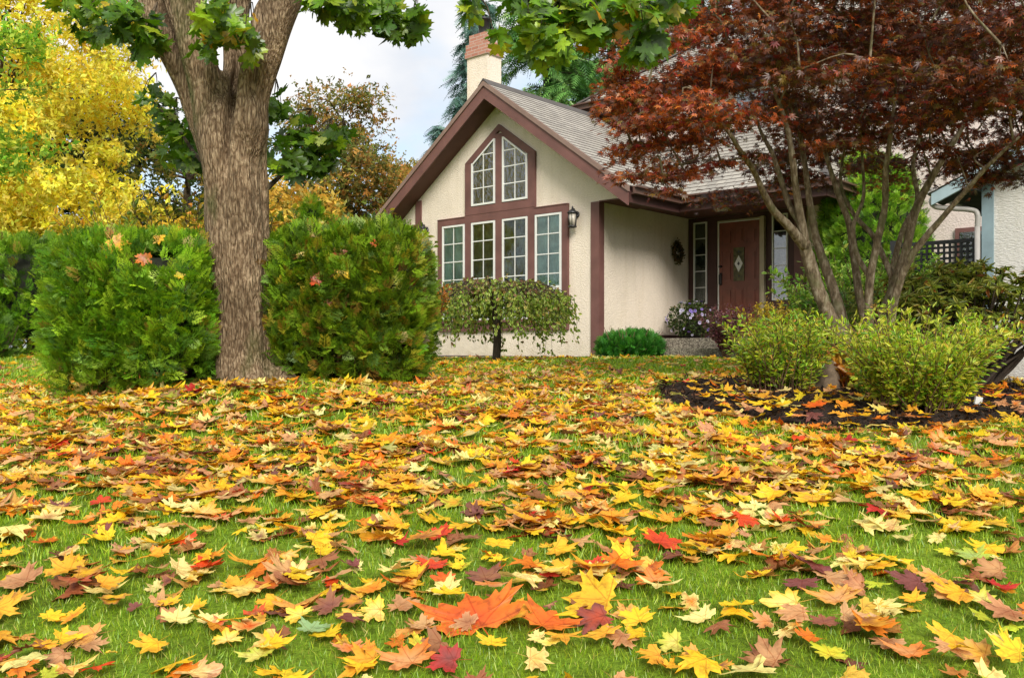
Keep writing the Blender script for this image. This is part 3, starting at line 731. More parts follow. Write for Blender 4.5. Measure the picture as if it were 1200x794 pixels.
# wreath
wr = empty('wreath', Hw(-.07, 2.39, 1.75), 'small dry twig wreath hanging on the porch side wall', 'wreath', TH)
g = Geo(); n = 500; a = rs.rand(n)*2*PI; rr = .13+.035*rs.randn(n); P = np.column_stack([.0+.02*np.abs(rs.randn(n)), np.cos(a)*rr, np.sin(a)*rr*1.15])
scatter(g, TM_OVAL, P, basis(np.column_stack([rs.rand(n)*.5, -np.sin(a), np.cos(a)])+.8*rs.randn(n,3), rdir(n)), rs.uniform(.03,.06,n), palette(n, [(90,80,40),(120,95,50),(60,60,30),(140,110,60)], [3,3,3,1])); g.obj('foliage', M['flower'], wr)
g = Geo(); a = np.linspace(0,2*PI,24); g.tube(np.column_stack([a*0+.01, .13*np.cos(a), .15*np.sin(a)]), .02, 6); g.tube([(.01,-.05,.14),(.01,-.03,.24),(.01,.03,.24),(.01,.05,.14)], .004, 4); g.obj('ring', M['twig'], wr)
# porch steps and path
st = empty('porch_steps', C0, 'two exposed aggregate concrete steps up to the front door', 'steps', TH)
g = Geo(); g.box(-.085, 3.6, 1.25, 2.83, -.4, .16); g.obj('landing', M['aggregate'], st)
g = Geo(); g.box(.0, 3.6, .80, 1.247, -.5, -.012); g.obj('step', M['aggregate'], st)
g = Geo()
for i in range(30):
    x0, x1 = -4.6+i*.16, -4.6+(i+1)*.16
    P = [Hw(x, y, 0) for x, y in ((x0,-1.0),(x1,-1.0),(x1,-.35),(x0,-.35))]
    g.quad(*[(p[0], p[1], gz(p[0], p[1])+.035) for p in P])
tag(g.obj('path', M['concrete']), 'narrow grey concrete path along the house wall', 'path', kind='structure')

# ------------------------------------------------------------------ neighbour's house
NB = empty('neighbour_house', (5.67, 11, 0), 'white stucco house corner with blue grey trim at the right edge', 'house', TH)
rk = lambda x: 2.10+.47*x
g = Geo(); g.prism([(.13,-.9),(6,-.9),(6,rk(6)-.14),(.13,rk(.13)-.14)], 0, .12); g.box(0,.12,.12,5,-.9,2.0); g.obj('wall', M['white_stucco'], NB)
g = Geo(); g.prism([(-.45,1.90),(-.0,1.90),(0,rk(0)-.12),(-.45,rk(-.45)-.07)], .0, .05); g.obj('eave_return', M['cream'], NB)
g = Geo(); g.box(-.44,-.002,-.28,5,1.87,1.895); g.prism([(-.44,rk(-.44)-.12),(6,rk(6)-.12),(6,rk(6)-.14),(-.44,rk(-.44)-.14)], -.30,-.002); g.obj('soffit', M['dark'], NB)
g = Geo(); g.box(0,.13,-.025,.118,-.9,rk(0)-.145); g.obj('corner_board', M['blue'], NB)
g = Geo(); g.prism([(-.48,rk(-.48)-.01),(6,rk(6)-.01),(6,rk(6)-.15),(-.48,rk(-.48)-.15)], -.34,-.302); g.obj('fascia', M['lblue'], NB)
g = Geo(); courses(g, (-.52,-.36,rk(-.52)), (0,1,0), (1,0,0), .47, 6.5, lambda v: 0, lambda v: 5.4); g.obj('roof', M['shingle'], NB)
g = Geo(); g.tube(smooth_path([(-.46,-.26,1.86),(-.50,-.27,1.78),(-.45,-.25,1.71),(-.30,-.15,1.69),(-.10,-.04,1.66),(-.045,-.03,1.60),(-.045,-.03,1.45)],6), .032, 10, caps=False); g.tube([(-.045,-.03,1.46),(-.045,-.03,-.5)], .032, 10); g.obj('downpipe', M['greypipe'], NB, True)
g = Geo(); g.bar((-.50,-.30,1.90),(-.50,5,1.90),.08,.09); g.obj('gutter', M['greypipe'], NB)
# lattice fence
LF = empty('lattice_fence', Hw(4.3, 1.0, 0), 'black lattice topped fence between the two houses', 'fence', TH)
g = Geo()
for x in (0, 1.1, 2.2): g.box(x-.045, x+.045, -.045, .045, -.8, 1.5)
g.obj('post', M['black'], LF)
g = Geo(); g.box(.045,2.2,-.02,.02,1.41,1.46); g.box(.045,2.2,-.02,.02,.98,1.03)
for i in range(29): x = .07+i*.074; g.box(x-.016, x+.016, -.012, -.001, 1.03, 1.41)
for i in range(5): z = 1.065+i*.074; g.box(.045, 2.2, .001, .012, z-.016, z+.016)
g.obj('lattice_panel', M['black'], LF)
g = Geo()
for i in range(15): x = .05+i*.144; g.box(x, x+.138, -.01, .01, -.5, .98)
g.obj('board_panel', M['darkwood'], LF)

# ------------------------------------------------------------------ big maple trunk
TY = 6.8
mt = empty('maple_tree', (at(293,455,TY)[0], TY, gz(-1.95, TY)), 'big maple with pale furrowed trunk forking above two clipped hedges', 'tree')
def sil(rows, Y, dy=0):
    pts = []; rad = []
    for y, a, b in rows: c = at((a+b)/2-5, y, Y+dy); pts.append(c); rad.append((b-a)/2/F*Y*.915)
    return pts, rad
g = Off(mt)
p, r = sil([(480,236,362),(462,243,350),(445,248,341),(420,250,333),(390,251,328),(350,249,326),(300,247,325),(260,243,323),(220,241,321),(180,237,319),(150,233,316),(130,236,303),(112,246,292),(96,256,282),(82,264,275)], TY)
g.tube(smooth_path(p,3), interp_r(r, len(smooth_path(p,3))), 40)
for rows, dy in (([(235,264,276),(205,250,284),(180,240,282),(140,231,272),(100,224,264),(60,213,256),(20,202,246),(-40,186,238),(-140,150,215),(-260,110,170)], -.09),
                 ([(205,288,300),(178,276,314),(150,271,321),(115,280,322),(80,288,331),(40,296,345),(0,305,360),(-50,318,378),(-140,350,410),(-260,400,450)], -.09),
                 ([(170,255,300),(110,262,298),(60,264,298),(0,262,300),(-60,262,305),(-160,270,310),(-300,280,312)], .10),
                 ([(190,236,270),(150,226,262),(110,212,246),(70,192,230),(30,174,212),(0,163,203),(-60,140,180),(-160,90,130)], .16)):
    p, r = sil(rows, TY, dy); q = smooth_path(p, 3); g.tube(q, interp_r(r, len(q)), 26)
# root flare
for a, b in (((262,440),(240,474)),((325,440),(352,466)),((295,445),(300,478)),((335,452),(372,470))):
    P = [at(*a, TY-.05), at((a[0]+b[0])/2, (a[1]+b[1])/2, TY-.12), at(*b, TY-.2)]; g.tube(smooth_path(P,4), interp_r([.12,.08,.03], 9), 12)
to = g.obj('trunk', M['bark_big'], mt, True)
md = to.modifiers.new('r', 'REMESH'); md.mode = 'VOXEL'; md.voxel_size = .017; md.use_smooth_shade = True
md2 = to.modifiers.new('s', 'SMOOTH'); md2.factor = .5; md2.iterations = 22
dg_ = bpy.context.evaluated_depsgraph_get(); me2 = bpy.data.meshes.new_from_object(to.evaluated_get(dg_)); to.modifiers.clear(); to.data = me2
if not len(me2.materials): me2.materials.append(M['bark_big'])
# displacement: furrows & lumps
nv = len(me2.vertices); cv = np.zeros(nv*3, 'f'); me2.vertices.foreach_get('co', cv); cv = cv.reshape(-1,3); nn = np.zeros(nv*3, 'f'); me2.vertices.foreach_get('normal', nn); nn = nn.reshape(-1,3)
th = np.arctan2(cv[:,1], cv[:,0]); h = .010*np.sin(5*th+cv[:,2]*1.3)+.007*np.sin(11*th-cv[:,2]*2+np.sin(cv[:,2]*5))+.006*np.sin(cv[:,2]*9+th*3)
wz = cv[:,2]+mt.location.z; wx = cv[:,0]+mt.location.x; xl = (268-CX)/F*6.6+.02*np.sin(wz*4)-.02*(wz-1.3)
h -= .085*np.exp(-((wx-xl)/.026)**2)*(cv[:,1] < .05)*np.clip((wz-1.05)/.35,0,1)*np.clip((2.7-wz)/.3,0,1)
xl2 = (298-CX)/F*6.6+.05*(wz-1.9); h -= .07*np.exp(-((wx-xl2)/.024)**2)*(cv[:,1] < .05)*np.clip((wz-1.75)/.25,0,1)
xl3 = (222-CX)/F*6.7-.20*(wz-1.8); h -= .06*np.exp(-((wx-xl3)/.022)**2)*(cv[:,1] < .05)*np.clip((wz-1.6)/.25,0,1)
cv += nn*h[:,None]; me2.vertices.foreach_set('co', cv.ravel()); me2.update()
# mossy burl pads
g = Off(mt); 
for (px,py,s_) in ((247,455,.13),(262,466,.08),(232,462,.07)):
    c = at(px,py,TY-.28); n = 900; d = rdir(n)*A([1,.6,.6])*rs.rand(n,1)**.4; P = c+d*s_
    scatter(g, TM_NARROW, P, basis(d+A([0,0,.6])+.5*rs.randn(n,3), rdir(n)), rs.uniform(.015,.035,n), palette(n, [(90,95,20),(120,120,30),(60,70,15)], [3,2,2]))
g.obj('moss', M['leaf'], mt)
# maple crown: hanging leaf sprays
GREENS = [(100,144,22),(134,172,30),(76,114,18),(165,188,40),(228,208,45),(240,175,40)]
def spray(g, tw, c, rx, ry, rz, n, Sz, cols, wts, up=A([0,0,.5]), tm=TM_TREE):
    c = A(c, float); d = rdir(n)*(rs.rand(n,1)**.45); P = c+d*A([rx, ry, rz])
    dirs = norm(d*A([1,1,.4])+A([0,0,-.75])+.45*rs.randn(n,3)); nr = norm(A([0,-.6,.8])+.55*rs.randn(n,3))
    scatter(g, tm, P, basis(dirs, nr), rs.uniform(.55,1.1,n)*Sz, palette(n, cols, wts, .2))
    if tw is not None:
        for i in range(0, n, 7):
            a = c+up; b = P[i]; m = (a+b)/2+A([0,0,.05]); tw.tube([a, m, b], [.006,.004,.002], 4, caps=False)
g = Off(mt); tw = Off(mt); 
clusters = [(95,5,6.5,45,22,30,1),(140,22,6.4,40,30,38,0),(172,42,6.6,25,28,22,0),(110,38,6.7,25,16,12,1),(262,22,6.25,26,26,30,1),(292,44,6.3,16,26,16,1),(245,52,6.3,18,12,8,1),
 (385,4,6.4,28,16,26,0),(420,12,6.5,30,22,36,0),(455,22,6.4,25,20,28,0),(487,28,6.5,20,16,18,0),
 (552,12,5.3,10,12,8,0),(612,0,5.4,34,12,24,0),(583,48,5.2,5,12,4,2),(628,30,5.2,24,34,36,2),(655,18,5.3,38,34,44,2),(645,52,5.1,26,22,20,2),(690,28,5.2,26,34,30,2),(700,0,5.4,40,14,24,2),(745,10,5.0,26,26,26,2),(760,45,5.0,18,36,26,0),(790,4,5.1,22,16,16,2),(745,60,5.1,10,18,7,0),
 (180,120,7.7,14,22,14,0),(205,150,7.6,24,28,34,0),(225,180,7.5,16,24,20,0),(198,185,7.7,20,14,14,1),(330,130,7.2,14,24,14,0),(348,165,7.3,26,30,34,0),(380,175,7.4,26,22,26,0),(335,195,7.2,22,16,18,0),(398,160,7.5,14,12,8,0),(375,200,7.4,20,8,8,0)]
for px, py, Y, rx, ry, n, kind in clusters:
    s_ = Y/F; wts = [[4,2,5,.5,0,0],[4,4,2,2,.6,.3],[4,4,2.5,2,.5,.25]][kind]
    spray(g, tw, at(px,py,Y), rx*s_, .28, ry*s_, int(n*1.5), .108, GREENS, wts, A([rs.uniform(-.1,.1), .1, .28]))
# boughs above the frame, with the rest of the crown
def bough(P, r): q = smooth_path(P, 5); tw.tube(q, interp_r(r, len(q)), 8)
bough([at(378,-80,6.9), at(470,-120,6.4), at(600,-110,5.7), at(720,-70,5.3), at(800,-30,5.1)], [.09,.06,.045,.03,.01])
bough([at(378,-80,6.9), at(420,-90,6.7), at(470,-50,6.5), at(500,0,6.4)], [.06,.04,.02,.006])
bough([at(170,-80,6.9), at(130,-80,6.6), at(90,-60,6.4), at(60,-10,6.4)], [.06,.05,.03,.01])
bough([at(300,232,6.9), at(330,205,7.15), at(365,170,7.35), at(400,158,7.5)], [.03,.016,.01,.005])
bough([at(262,210,6.9), at(230,182,7.3), at(208,150,7.55), at(180,120,7.65)], [.03,.016,.01,.005])
tw.obj('branch', M['bark'], mt, True)
for i in range(42):
    a = rs.rand()*2*PI; rr = rs.uniform(.3, 3.6); x = -1.9+math.cos(a)*rr; y = 6.9+math.sin(a)*rr*.9
    z = rs.uniform(3.3, 7.2) - .25*rr*.5
    if z < .42*max(y,1)+.2: z = .42*y+.5+rs.rand()
    spray(g, None, (x,y,z), .55, .55, .35, 26, .17, GREENS, [4,3,4,1,.5,.2])
g.obj('crown', M['leaf'], mt)

# ------------------------------------------------------------------ clipped hedges
def sup(d, e):
    return (np.abs(d)**e).sum(1)**(-1/e)
def hedge(name, c, h, n, label, cat, size=(.09,.165), e=(6.0), cols=None, wts=None, lumps=.028, droop=.2, group=None, seed=1):
    c = A(c, float); h = A(h, float); r0 = empty(name, (c[0], c[1], gz(c[0], c[1])), label, cat, group=group)
    r = np.random.RandomState(seed); K = r.randn(7, 3)*2.6; ph = r.rand(7)*6.3
    def lump(d): return 1+lumps*np.sin(d@K.T+ph).mean(1)*2
    # inner mass
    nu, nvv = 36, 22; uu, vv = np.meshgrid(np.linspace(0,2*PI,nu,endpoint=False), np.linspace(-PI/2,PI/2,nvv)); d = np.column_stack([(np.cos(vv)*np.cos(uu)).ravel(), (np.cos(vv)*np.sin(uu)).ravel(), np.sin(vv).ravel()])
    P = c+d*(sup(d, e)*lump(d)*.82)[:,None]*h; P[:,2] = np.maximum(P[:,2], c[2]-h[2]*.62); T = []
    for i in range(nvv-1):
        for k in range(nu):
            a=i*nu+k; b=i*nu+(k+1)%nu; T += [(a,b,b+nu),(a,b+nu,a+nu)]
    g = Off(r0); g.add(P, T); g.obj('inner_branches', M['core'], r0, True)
    d = rdir(n*3); wgt = d*0; d = d[d[:,2] > -.75][:n*2]; 
    rad = sup(d, e)*lump(d); keep = rs.rand(len(d)) < np.clip(rad**2/ (rad**2).max()*1.6, .3, 1); d = d[keep][:n]; rad = rad[keep][:n]; n = len(d)
    dep = 1-.16*rs.rand(n)**1.6+.03*rs.randn(n).clip(-1,1)
    P = c+d*(rad*dep)[:,None]*h
    bare = np.sin(P@A([[2.3,5.1,1.0],[-1.2,2.2,4.6],[4.1,-3.3,2.1]]).T+seed).mean(1); fz = (P[:,2]-(c[2]-h[2]))/(2*h[2])
    kp = (bare+.35*rs.rand(n) > -.50) & ((fz > .20) | (rs.rand(n) < .45)); d, rad, P = d[kp], rad[kp], P[kp]; n = len(P)
    nr = norm(np.sign(d)*np.abs(d*rad[:,None])**(e-1)/h)
    dirs = norm(nr*.55+A([0,0,.55])+.42*rs.randn(n,3)-A([0,0,1])*droop*rs.rand(n,1)); face = norm(nr+A([0,0,.4])+.7*rs.randn(n,3))
    col = palette(n, cols or [(100,142,20),(130,168,28),(74,114,20),(160,188,44),(150,130,50),(115,80,40)], wts or [5,4,4,1.5,.35,.12], .2)
    cl = np.sin(P@A([[3.1,1.2,2.2],[1.0,3.7,-2.0],[-2.1,1.1,4.0]]).T).sum(1)/3; col *= (1+.22*cl)[:,None]
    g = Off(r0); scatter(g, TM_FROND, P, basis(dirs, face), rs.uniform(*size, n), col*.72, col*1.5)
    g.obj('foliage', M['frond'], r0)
    g = Off(r0)
    for i in range(40):
        a = rs.rand()*2*PI; x = c[0]+h[0]*.75*math.cos(a); y = c[1]+h[1]*.85*math.sin(a); z0 = gz(x,y)
        b = A([x+h[0]*.2*math.cos(a)+.08*rs.randn(), y+h[1]*.2*math.sin(a), z0+rs.uniform(.12,.5)]); m = (A([x*.6+c[0]*.4,y*.6+c[1]*.4,z0])+b)/2+.04*rs.randn(3)
        g.tube([A([x*.6+c[0]*.4,y*.6+c[1]*.4,z0-.05]), m, b], [.014,.009,.003], 5)
    g.obj('stem', M['twig'], r0); return r0
hedge('clipped_cedar', (-2.74,6.90,.185), (.535,.62,.575), 8500, 'clipped cedar shrub left of the big maple trunk', 'shrub', seed=3, group='clipped cedars beside the big maple')
hedge('clipped_cedar', (-1.27,7.25,.30), (.545,.60,.565), 8800, 'clipped cedar shrub right of the big maple trunk, maple leaves caught in it', 'shrub', seed=8, cols=[(102,138,20),(130,162,28),(74,106,20),(165,162,42),(160,128,45),(115,82,40)], wts=[4,4,3.5,1.5,.6,.25], group='clipped cedars beside the big maple')
hedge('cedar_hedge', (-8.6,14.9,.72), (1.75,1.0,.90), 6500, 'tall green cedar hedge at the far left of the lawn', 'hedge', size=(.16,.27), seed=5, wts=[5,5,4,1,.2,.1])
hedge('low_shrub', (-7.45,12.6,.10), (.5,.45,.38), 900, 'low dark green shrub in front of the far left hedge', 'shrub', size=(.11,.18), seed=6, e=2.2, wts=[5,3,6,0,0,0])
hedge('arborvitae', (5.80,14.7,1.08), (.80,.85,2.0), 8500, 'tall rounded arborvitae right of the front door behind the maple stems', 'shrub', size=(.11,.19), seed=9, e=2.4, cols=[(108,155,28),(135,180,40),(80,124,24),(160,190,55),(150,130,50),(1,1,1)], wts=[5,6,3,2.5,.1,0], lumps=.05)
hedge('creeping_juniper', (1.80,13.9,-.02), (.46,.45,.22), 1500, 'low spreading juniper at the house corner beside the steps', 'shrub', size=(.09,.15), seed=12, e=2.2, wts=[5,6,3,1,0,0], droop=0, cols=[(55,125,35),(80,150,45),(45,100,30),(110,165,60),(1,1,1),(1,1,1)])
hedge('dwarf_conifer', at(365,266,8.6)+A([0,0,-.12]), (.13,.13,.42), 420, 'bright green cone shaped conifer tip behind the right cedar', 'shrub', size=(.07,.12), seed=13, e=1.3, wts=[4,6,2,2,0,0])

# ------------------------------------------------------------------ leafy shrubs from arching stems
def arching(name, base, n, L, spread, leaf, lsz, cols, wts, label, cat='shrub', up=1.0, per=26, tm=TM_NARROW, droop=.5, mt_='leaf', stemr=.004, jitter=.03, base_r=.1, flat=1.):
    base = A(base, float); r0 = empty(name, base, label, cat)
    g = Off(r0); s = Off(r0); PP=[]; DD=[]; 
    for i in range(n):
        a = rs.rand()*2*PI; o = base_r*rs.rand()**.5; b = base+A([math.cos(a)*o, math.sin(a)*o*flat, 0]); b[2] = gz(b[0], b[1]) if base[2] < gz(*base[:2])+.02 else base[2]
        a += rs.randn()*.35; sp = spread*rs.uniform(.15, 1)**.8; l = L*rs.uniform(.45, 1.18)
        t = np.linspace(0, 1, 8); hx = sp*l*t**1.25; hz_ = l*up*(t-droop*t**2.2*sp)
        P = b+np.column_stack([math.cos(a)*hx, math.sin(a)*hx*flat, hz_])+np.column_stack([.02*np.sin(t*6+i), .02*np.cos(t*5+i*2), t*0])
        s.tube(P, np.linspace(stemr, stemr*.35, 8), 4, caps=False)
        k = per; tt = rs.uniform(.12, 1, k)**.8; Q = np.column_stack([np.interp(tt, t, P[:,j]) for j in range(3)])
        tg = np.column_stack([np.interp(tt, t, np.gradient(P[:,j])) for j in range(3)])
        side = norm(np.cross(norm(tg), rdir(k)))
        PP.append(Q+side*rs.uniform(0, jitter, (k,1))); DD.append(norm(norm(tg)*.6+side*.9+A([0,0,.05])))
    P = np.vstack(PP); D_ = np.vstack(DD); n_ = len(P)
    col = palette(n_, cols, wts, .17)
    scatter(g, tm, P, basis(D_, norm(A([0,-.3,1])+.7*rs.randn(n_,3))), rs.uniform(.6, 1.15, n_)*lsz, col*.9, col*1.1)
    s.obj('stem', M['twig'], r0); g.obj('foliage', M[mt_], r0); return r0
YG = [(208,235,55),(232,245,85),(172,218,50),(246,234,85),(130,190,48),(235,175,60)]
b1 = gp(916,463); b2 = gp(1085,490)
arching('spirea_shrub', b1, 215, .66, .52, 0, .052, YG, [5,4,5,1.5,3,.8], 'yellow green feathery shrub left of the rock in the mulch bed', per=34, base_r=.20)
arching('spirea_shrub', b2+A([-.03,.06,0]), 330, .68, .66, 0, .048, YG, [5,6,4,2,2,.3], 'large arching yellow green shrub right of the rock, spilling over mulch', per=40, base_r=.20, droop=.45)
arching('spirea_shrub', gp(1046,474)+A([0,.2,0]), 60, .48, .35, 0, .05, YG, [3,3,5,1.5,4,.6], 'smaller brighter green shrub between the rock and the large arching one', per=28, base_r=.14)
arching('hosta', gp(1003,462)+A([0,.05,0]), 34, .46, .6, 0, .13, [(235,170,60),(225,190,70),(190,170,50),(200,120,50)], [4,4,2,1.5], 'yellowing hosta behind the rock under the red maple', per=4, tm=TM_ROUND, base_r=.08, cat='plant')
# petunias in a pot on the landing
pb = Hw(.45, 2.0, .16)
pt = empty('petunia_pot', pb, 'dark pot of white and violet petunias at the top of the steps', 'potted plant')
g = Off(pt); g.lathe([(0,0),(.16,0),(.21,.26),(.22,.27),(.20,.27),(.18,.24),(0,.24)], pb, 20); g.obj('pot', painted('dark_pot', (.03,.025,.022), .5), pt)
g = Off(pt); n = 1900; d = rdir(n)*rs.rand(n,1)**.35; d[:,2] = np.where(d[:,2]<0, d[:,2]*.75, d[:,2]); P = pb+A([0,0,.30])+d*A([.42,.36,.36]); scatter(g, TM_OVAL, P, basis(d+.6*rs.randn(n,3), rdir(n)+A([0,0,1])), rs.uniform(.035,.07,n), palette(n, [(70,95,35),(95,120,45),(50,70,28),(120,130,60)], [4,3,3,1])); g.obj('foliage', M['leaf'], pt)
def petal_tmpl():
    V=[(0,0,0)]; w_=[0]
    k=10
    for i in range(k): a=i*2*PI/k; V.append((.25*math.cos(a),.25*math.sin(a),.12)); w_.append(.3)
    for i in range(k): a=i*2*PI/k; r_=1 if i%2==0 else .86; V.append((r_*math.cos(a),r_*math.sin(a),.3)); w_.append(1)
    T=[(0,1+i,1+(i+1)%k) for i in range(k)]
    for i in range(k): a=1+i;b=1+(i+1)%k; T+=[(a,a+k,b+k),(a,b+k,b)]
    V=A(V,float); return V,A(T),V.copy(),A(w_,float)
g = Off(pt); n = 46; d = norm(rs.randn(n,3)*A([1,1,1])+A([-.3,-1.1,.35])); P = pb+A([0,0,.30])+d*A([.45,.40,.38])
zax = norm(d+.4*rs.randn(n,3)); x = norm(np.cross(zax, rdir(n))); Mx = np.stack([x, np.cross(zax,x), zax], 2)
fs, fc = rs.uniform(.026,.038,n), palette(n, [(235,232,245),(150,130,210),(225,215,245)], [4,2,3], .04, .02)
for i in range(n): g = Off(pt); scatter(g, [petal_tmpl()], P[i:i+1], Mx[i:i+1], fs[i:i+1], srgb((80,50,150))[None], fc[i:i+1]); g.obj('flower', M['flower'], pt)
arching('purple_barberry', Hw(1.95,.50,-.14), 120, .80, .55, 0, .04, [(120,70,80),(150,90,100),(90,50,60),(170,120,125)], [4,3,3,1.5], 'purple leaved barberry in front of the front door', per=24, base_r=.05, tm=TM_ROUND)
arching('golden_shrub', Hw(2.95,.50,-.10), 150, .85, .75, 0, .062, [(215,185,40),(235,205,70),(180,170,45),(140,150,40)], [4,4,3,1.5], 'golden yellow shrub below the right sidelight', per=24, base_r=.12, tm=TM_OVAL)
arching('orange_mum', at(512,352,9.0)+A([0,0,-.15]), 20, .3, .5, 0, .05, [(235,140,40),(220,170,50),(120,130,40)], [4,2,2], 'small orange leaved plant beside the right cedar', per=14, base_r=.03, cat='plant')
# bright shrubs between maple and arborvitae; yellow leafed shrub behind the hedges
arching('light_shrub', (4.75,12.2,gz(4.75,12.2)), 260, 1.55, .62, 0, .085, [(130,180,50),(160,200,65),(100,150,42),(185,205,80)], [4,4,3,2], 'light green leafy shrub in front of the arborvitae', per=40, base_r=.5, tm=TM_OVAL, stemr=.008)
arching('yellow_shrub', (-3.35,9.3,gz(-3.35,9.3)), 240, 1.72, .52, 0, .085, [(225,195,40),(200,190,50),(160,170,40),(235,175,40),(110,140,40)], [5,4,3,1,2], 'yellow leafed shrub rising behind the left cedar', per=34, base_r=.5, tm=TM_OVAL, stemr=.008)
arching('yellow_shrub', (-1.9,9.6,gz(-1.9,9.6)), 160, 1.6, .5, 0, .085, [(205,195,50),(170,180,45),(130,150,40),(225,185,40)], [4,4,4,1], 'yellow green shrub peeping over the right cedar', per=34, base_r=.4, tm=TM_OVAL, stemr=.008)
# rhododendron
rb = A([4.05,8.3,gz(4.05,8.3)])
rh = empty('rhododendron', rb, 'dark leathery rhododendron with bare crooked stems beside the white wall', 'shrub')
g = Off(rh); s = Off(rh)
P = []; 
for i in range(560):
    a = rs.rand()*2*PI; r_ = rs.rand()**.6; top = rs.rand()
    x = rb[0]+.02+.98*r_*math.cos(a); y = rb[1]+.75*r_*math.sin(a); dz = 1.13-.25*r_**2-.42*rs.rand()**1.2*(1 if r_<.8 else .9)
    if r_ > .72: dz = rs.uniform(.42, .9)
    z = rb[2]+dz+.02
    k = 11; th = np.linspace(0, 2*PI, k, endpoint=False)+rs.rand(); ax = norm(A([math.cos(a)*r_*.6, math.sin(a)*r_*.6, 1.])+.25*rs.randn(3)); u1 = norm(np.cross(ax, A([.3,.9,.1]))); u2 = np.cross(ax, u1)
    D_ = np.cos(th)[:,None]*u1+np.sin(th)[:,None]*u2+ax*rs.uniform(-.25,.45,(k,1)); col = palette(k, [(155,170,56),(185,192,76),(120,140,48),(205,175,80),(185,115,58)], [5,4,4,1,.5], .15)
    scatter(g, TM_LONG, np.tile([x,y,z],(k,1)), basis(D_, np.tile(ax,(k,1))+.3*rs.randn(k,3)), rs.uniform(.06,.11,k), col)
    if i % 4 == 0:
        s.tube(smooth_path([rb+A([.25*math.cos(a)*r_, .2*math.sin(a)*r_, -.03]), rb+A([.55*math.cos(a)*r_+.06*rs.randn(), .45*math.sin(a)*r_, .28+.1*rs.rand()]), (x,y,z)], 4), np.linspace(.022,.006,9), 6)
for pts in (((1140,452),(1150,420),(1175,395),(1200,372)),((1150,452),(1172,430),(1200,412)),((1120,452),(1128,415),(1140,385),(1142,360)),((1135,455),(1148,405),(1160,380),(1158,350)),((1105,452),(1104,415),(1098,380),(1100,350))):
    q = smooth_path([at(px,py,8.0+.05*i) for i,(px,py) in enumerate(pts)], 5); s.tube(q, np.linspace(.020,.008,len(q)), 8, rough=.08)
s.obj('stem', M['darkwood'], rh, True); g.obj('foliage', M['leaf'], rh)
arching('leafy_shrub', (4.1,9.9,gz(4.1,9.9)), 170, .95, .45, 0, .07, [(100,140,45),(125,165,50),(80,115,38),(150,160,55)], [4,3,3,1], 'green shrub behind the right hand stems of the red maple', per=30, base_r=.35, tm=TM_OVAL, stemr=.006)
# rock
rk0 = gp(974,463)
ro = empty('boulder', rk0, 'tan boulder in the mulch between the yellow green shrubs', 'rock')
g = Off(ro); nu=18; V=[]; T=[]
for i in range(12):
    for k in range(nu):
        v_=-PI/2+PI*i/11; u_=2*PI*k/nu; d=A([math.cos(v_)*math.cos(u_),math.cos(v_)*math.sin(u_),math.sin(v_)]); r_=1+.16*math.sin(3*d[0]+2*d[2]+1)+.10*math.sin(5*d[1]+4*d[0])+.1*max(0,d[2])
        V.append(rk0+A([-.01+.05*d[2],.12,.07])+d*r_*A([.125*(1-.42*max(0,d[2])),.12,.19]))
for i in range(11):
    for k in range(nu): a=i*nu+k;b=i*nu+(k+1)%nu;T+=[(a,b,b+nu),(a,b+nu,a+nu)]
g.add(V,T); g.obj('stone', M['rock'], ro)
wt = gp(1143,482)
g = Geo(); g.box(-.012,.012,-.006,.006,-.02,.05); g.box(-.028,.028,-.012,.0,.05,.10); o = g.obj('plant_marker', M['white']); o.location = Vector(wt); o.rotation_euler=(.1,.15,.3); tag(o, 'tiny white plant marker stuck in the mulch at right', 'marker')

# ------------------------------------------------------------------ weeping tree
wb = A([-.22, 12.3, gz(-.22,12.3)])
we = empty('weeping_tree', wb, 'small umbrella shaped weeping tree in front of the gable windows', 'tree')
s = Off(we); q = smooth_path([wb-A([0,0,.1]), wb+A([.02,0,.4]), wb+A([-.01,0,.8]), wb+A([0,0,1.0])], 4); s.tube(q, interp_r([.06,.05,.05,.035], len(q)), 10, rough=.05)
PP=[];DD=[]
for i in range(190):
    a = rs.rand()*2*PI; R_ = 1.08*rs.uniform(.3,1)**.6; hh = rs.uniform(.0,.10)+.04; drop = np.where(rs.rand()<.25,rs.uniform(.6,.95),rs.uniform(.3,.62))*(.55+.45*R_/1.0)+.03
    if R_ < .5: drop *= .7
    t = np.linspace(0,1,12); rad = R_*np.minimum(1,t/.55)**.8+.03*np.maximum(0,t-.55); z = .98+hh*np.sin(np.minimum(t/.5,1)*PI/1.6)-np.maximum(0,t-.28)**1.5*drop/.61-.12*R_*R_*np.minimum(t/.5,1)
    P = wb+np.column_stack([math.cos(a)*rad, math.sin(a)*rad, z])+.012*rs.randn(12,3); s.tube(P, np.linspace(.008,.002,12), 4, caps=False)
    k = 42; tt = rs.uniform(.18,1,k); PP.append(np.column_stack([np.interp(tt,t,P[:,j]) for j in range(3)])+.028*rs.randn(k,3)); DD.append(np.tile([math.cos(a)*.3,math.sin(a)*.3,-1.],(k,1))+.6*rs.randn(k,3))
P = np.vstack(PP); D_ = np.vstack(DD); n = len(P); hi = (P[:,2]-wb[2] > .9)
col = palette(n, [(172,200,75),(200,216,105),(145,175,62),(218,205,110),(180,140,95)], [5,4,4,1.2,.8], .15); c2 = palette(n, [(150,110,80),(130,130,60),(170,140,80)], [3,3,2]); col = np.where((hi & (rs.rand(n)<.45))[:,None], c2, col)
g = Off(we); scatter(g, TM_OVAL, P, basis(D_, norm(A([0,-1,.4])+.7*rs.randn(n,3))), rs.uniform(.04,.07,n), col)
s.obj('trunk', M['darkwood'], we, True); g.obj('crown', M['leaf'], we)

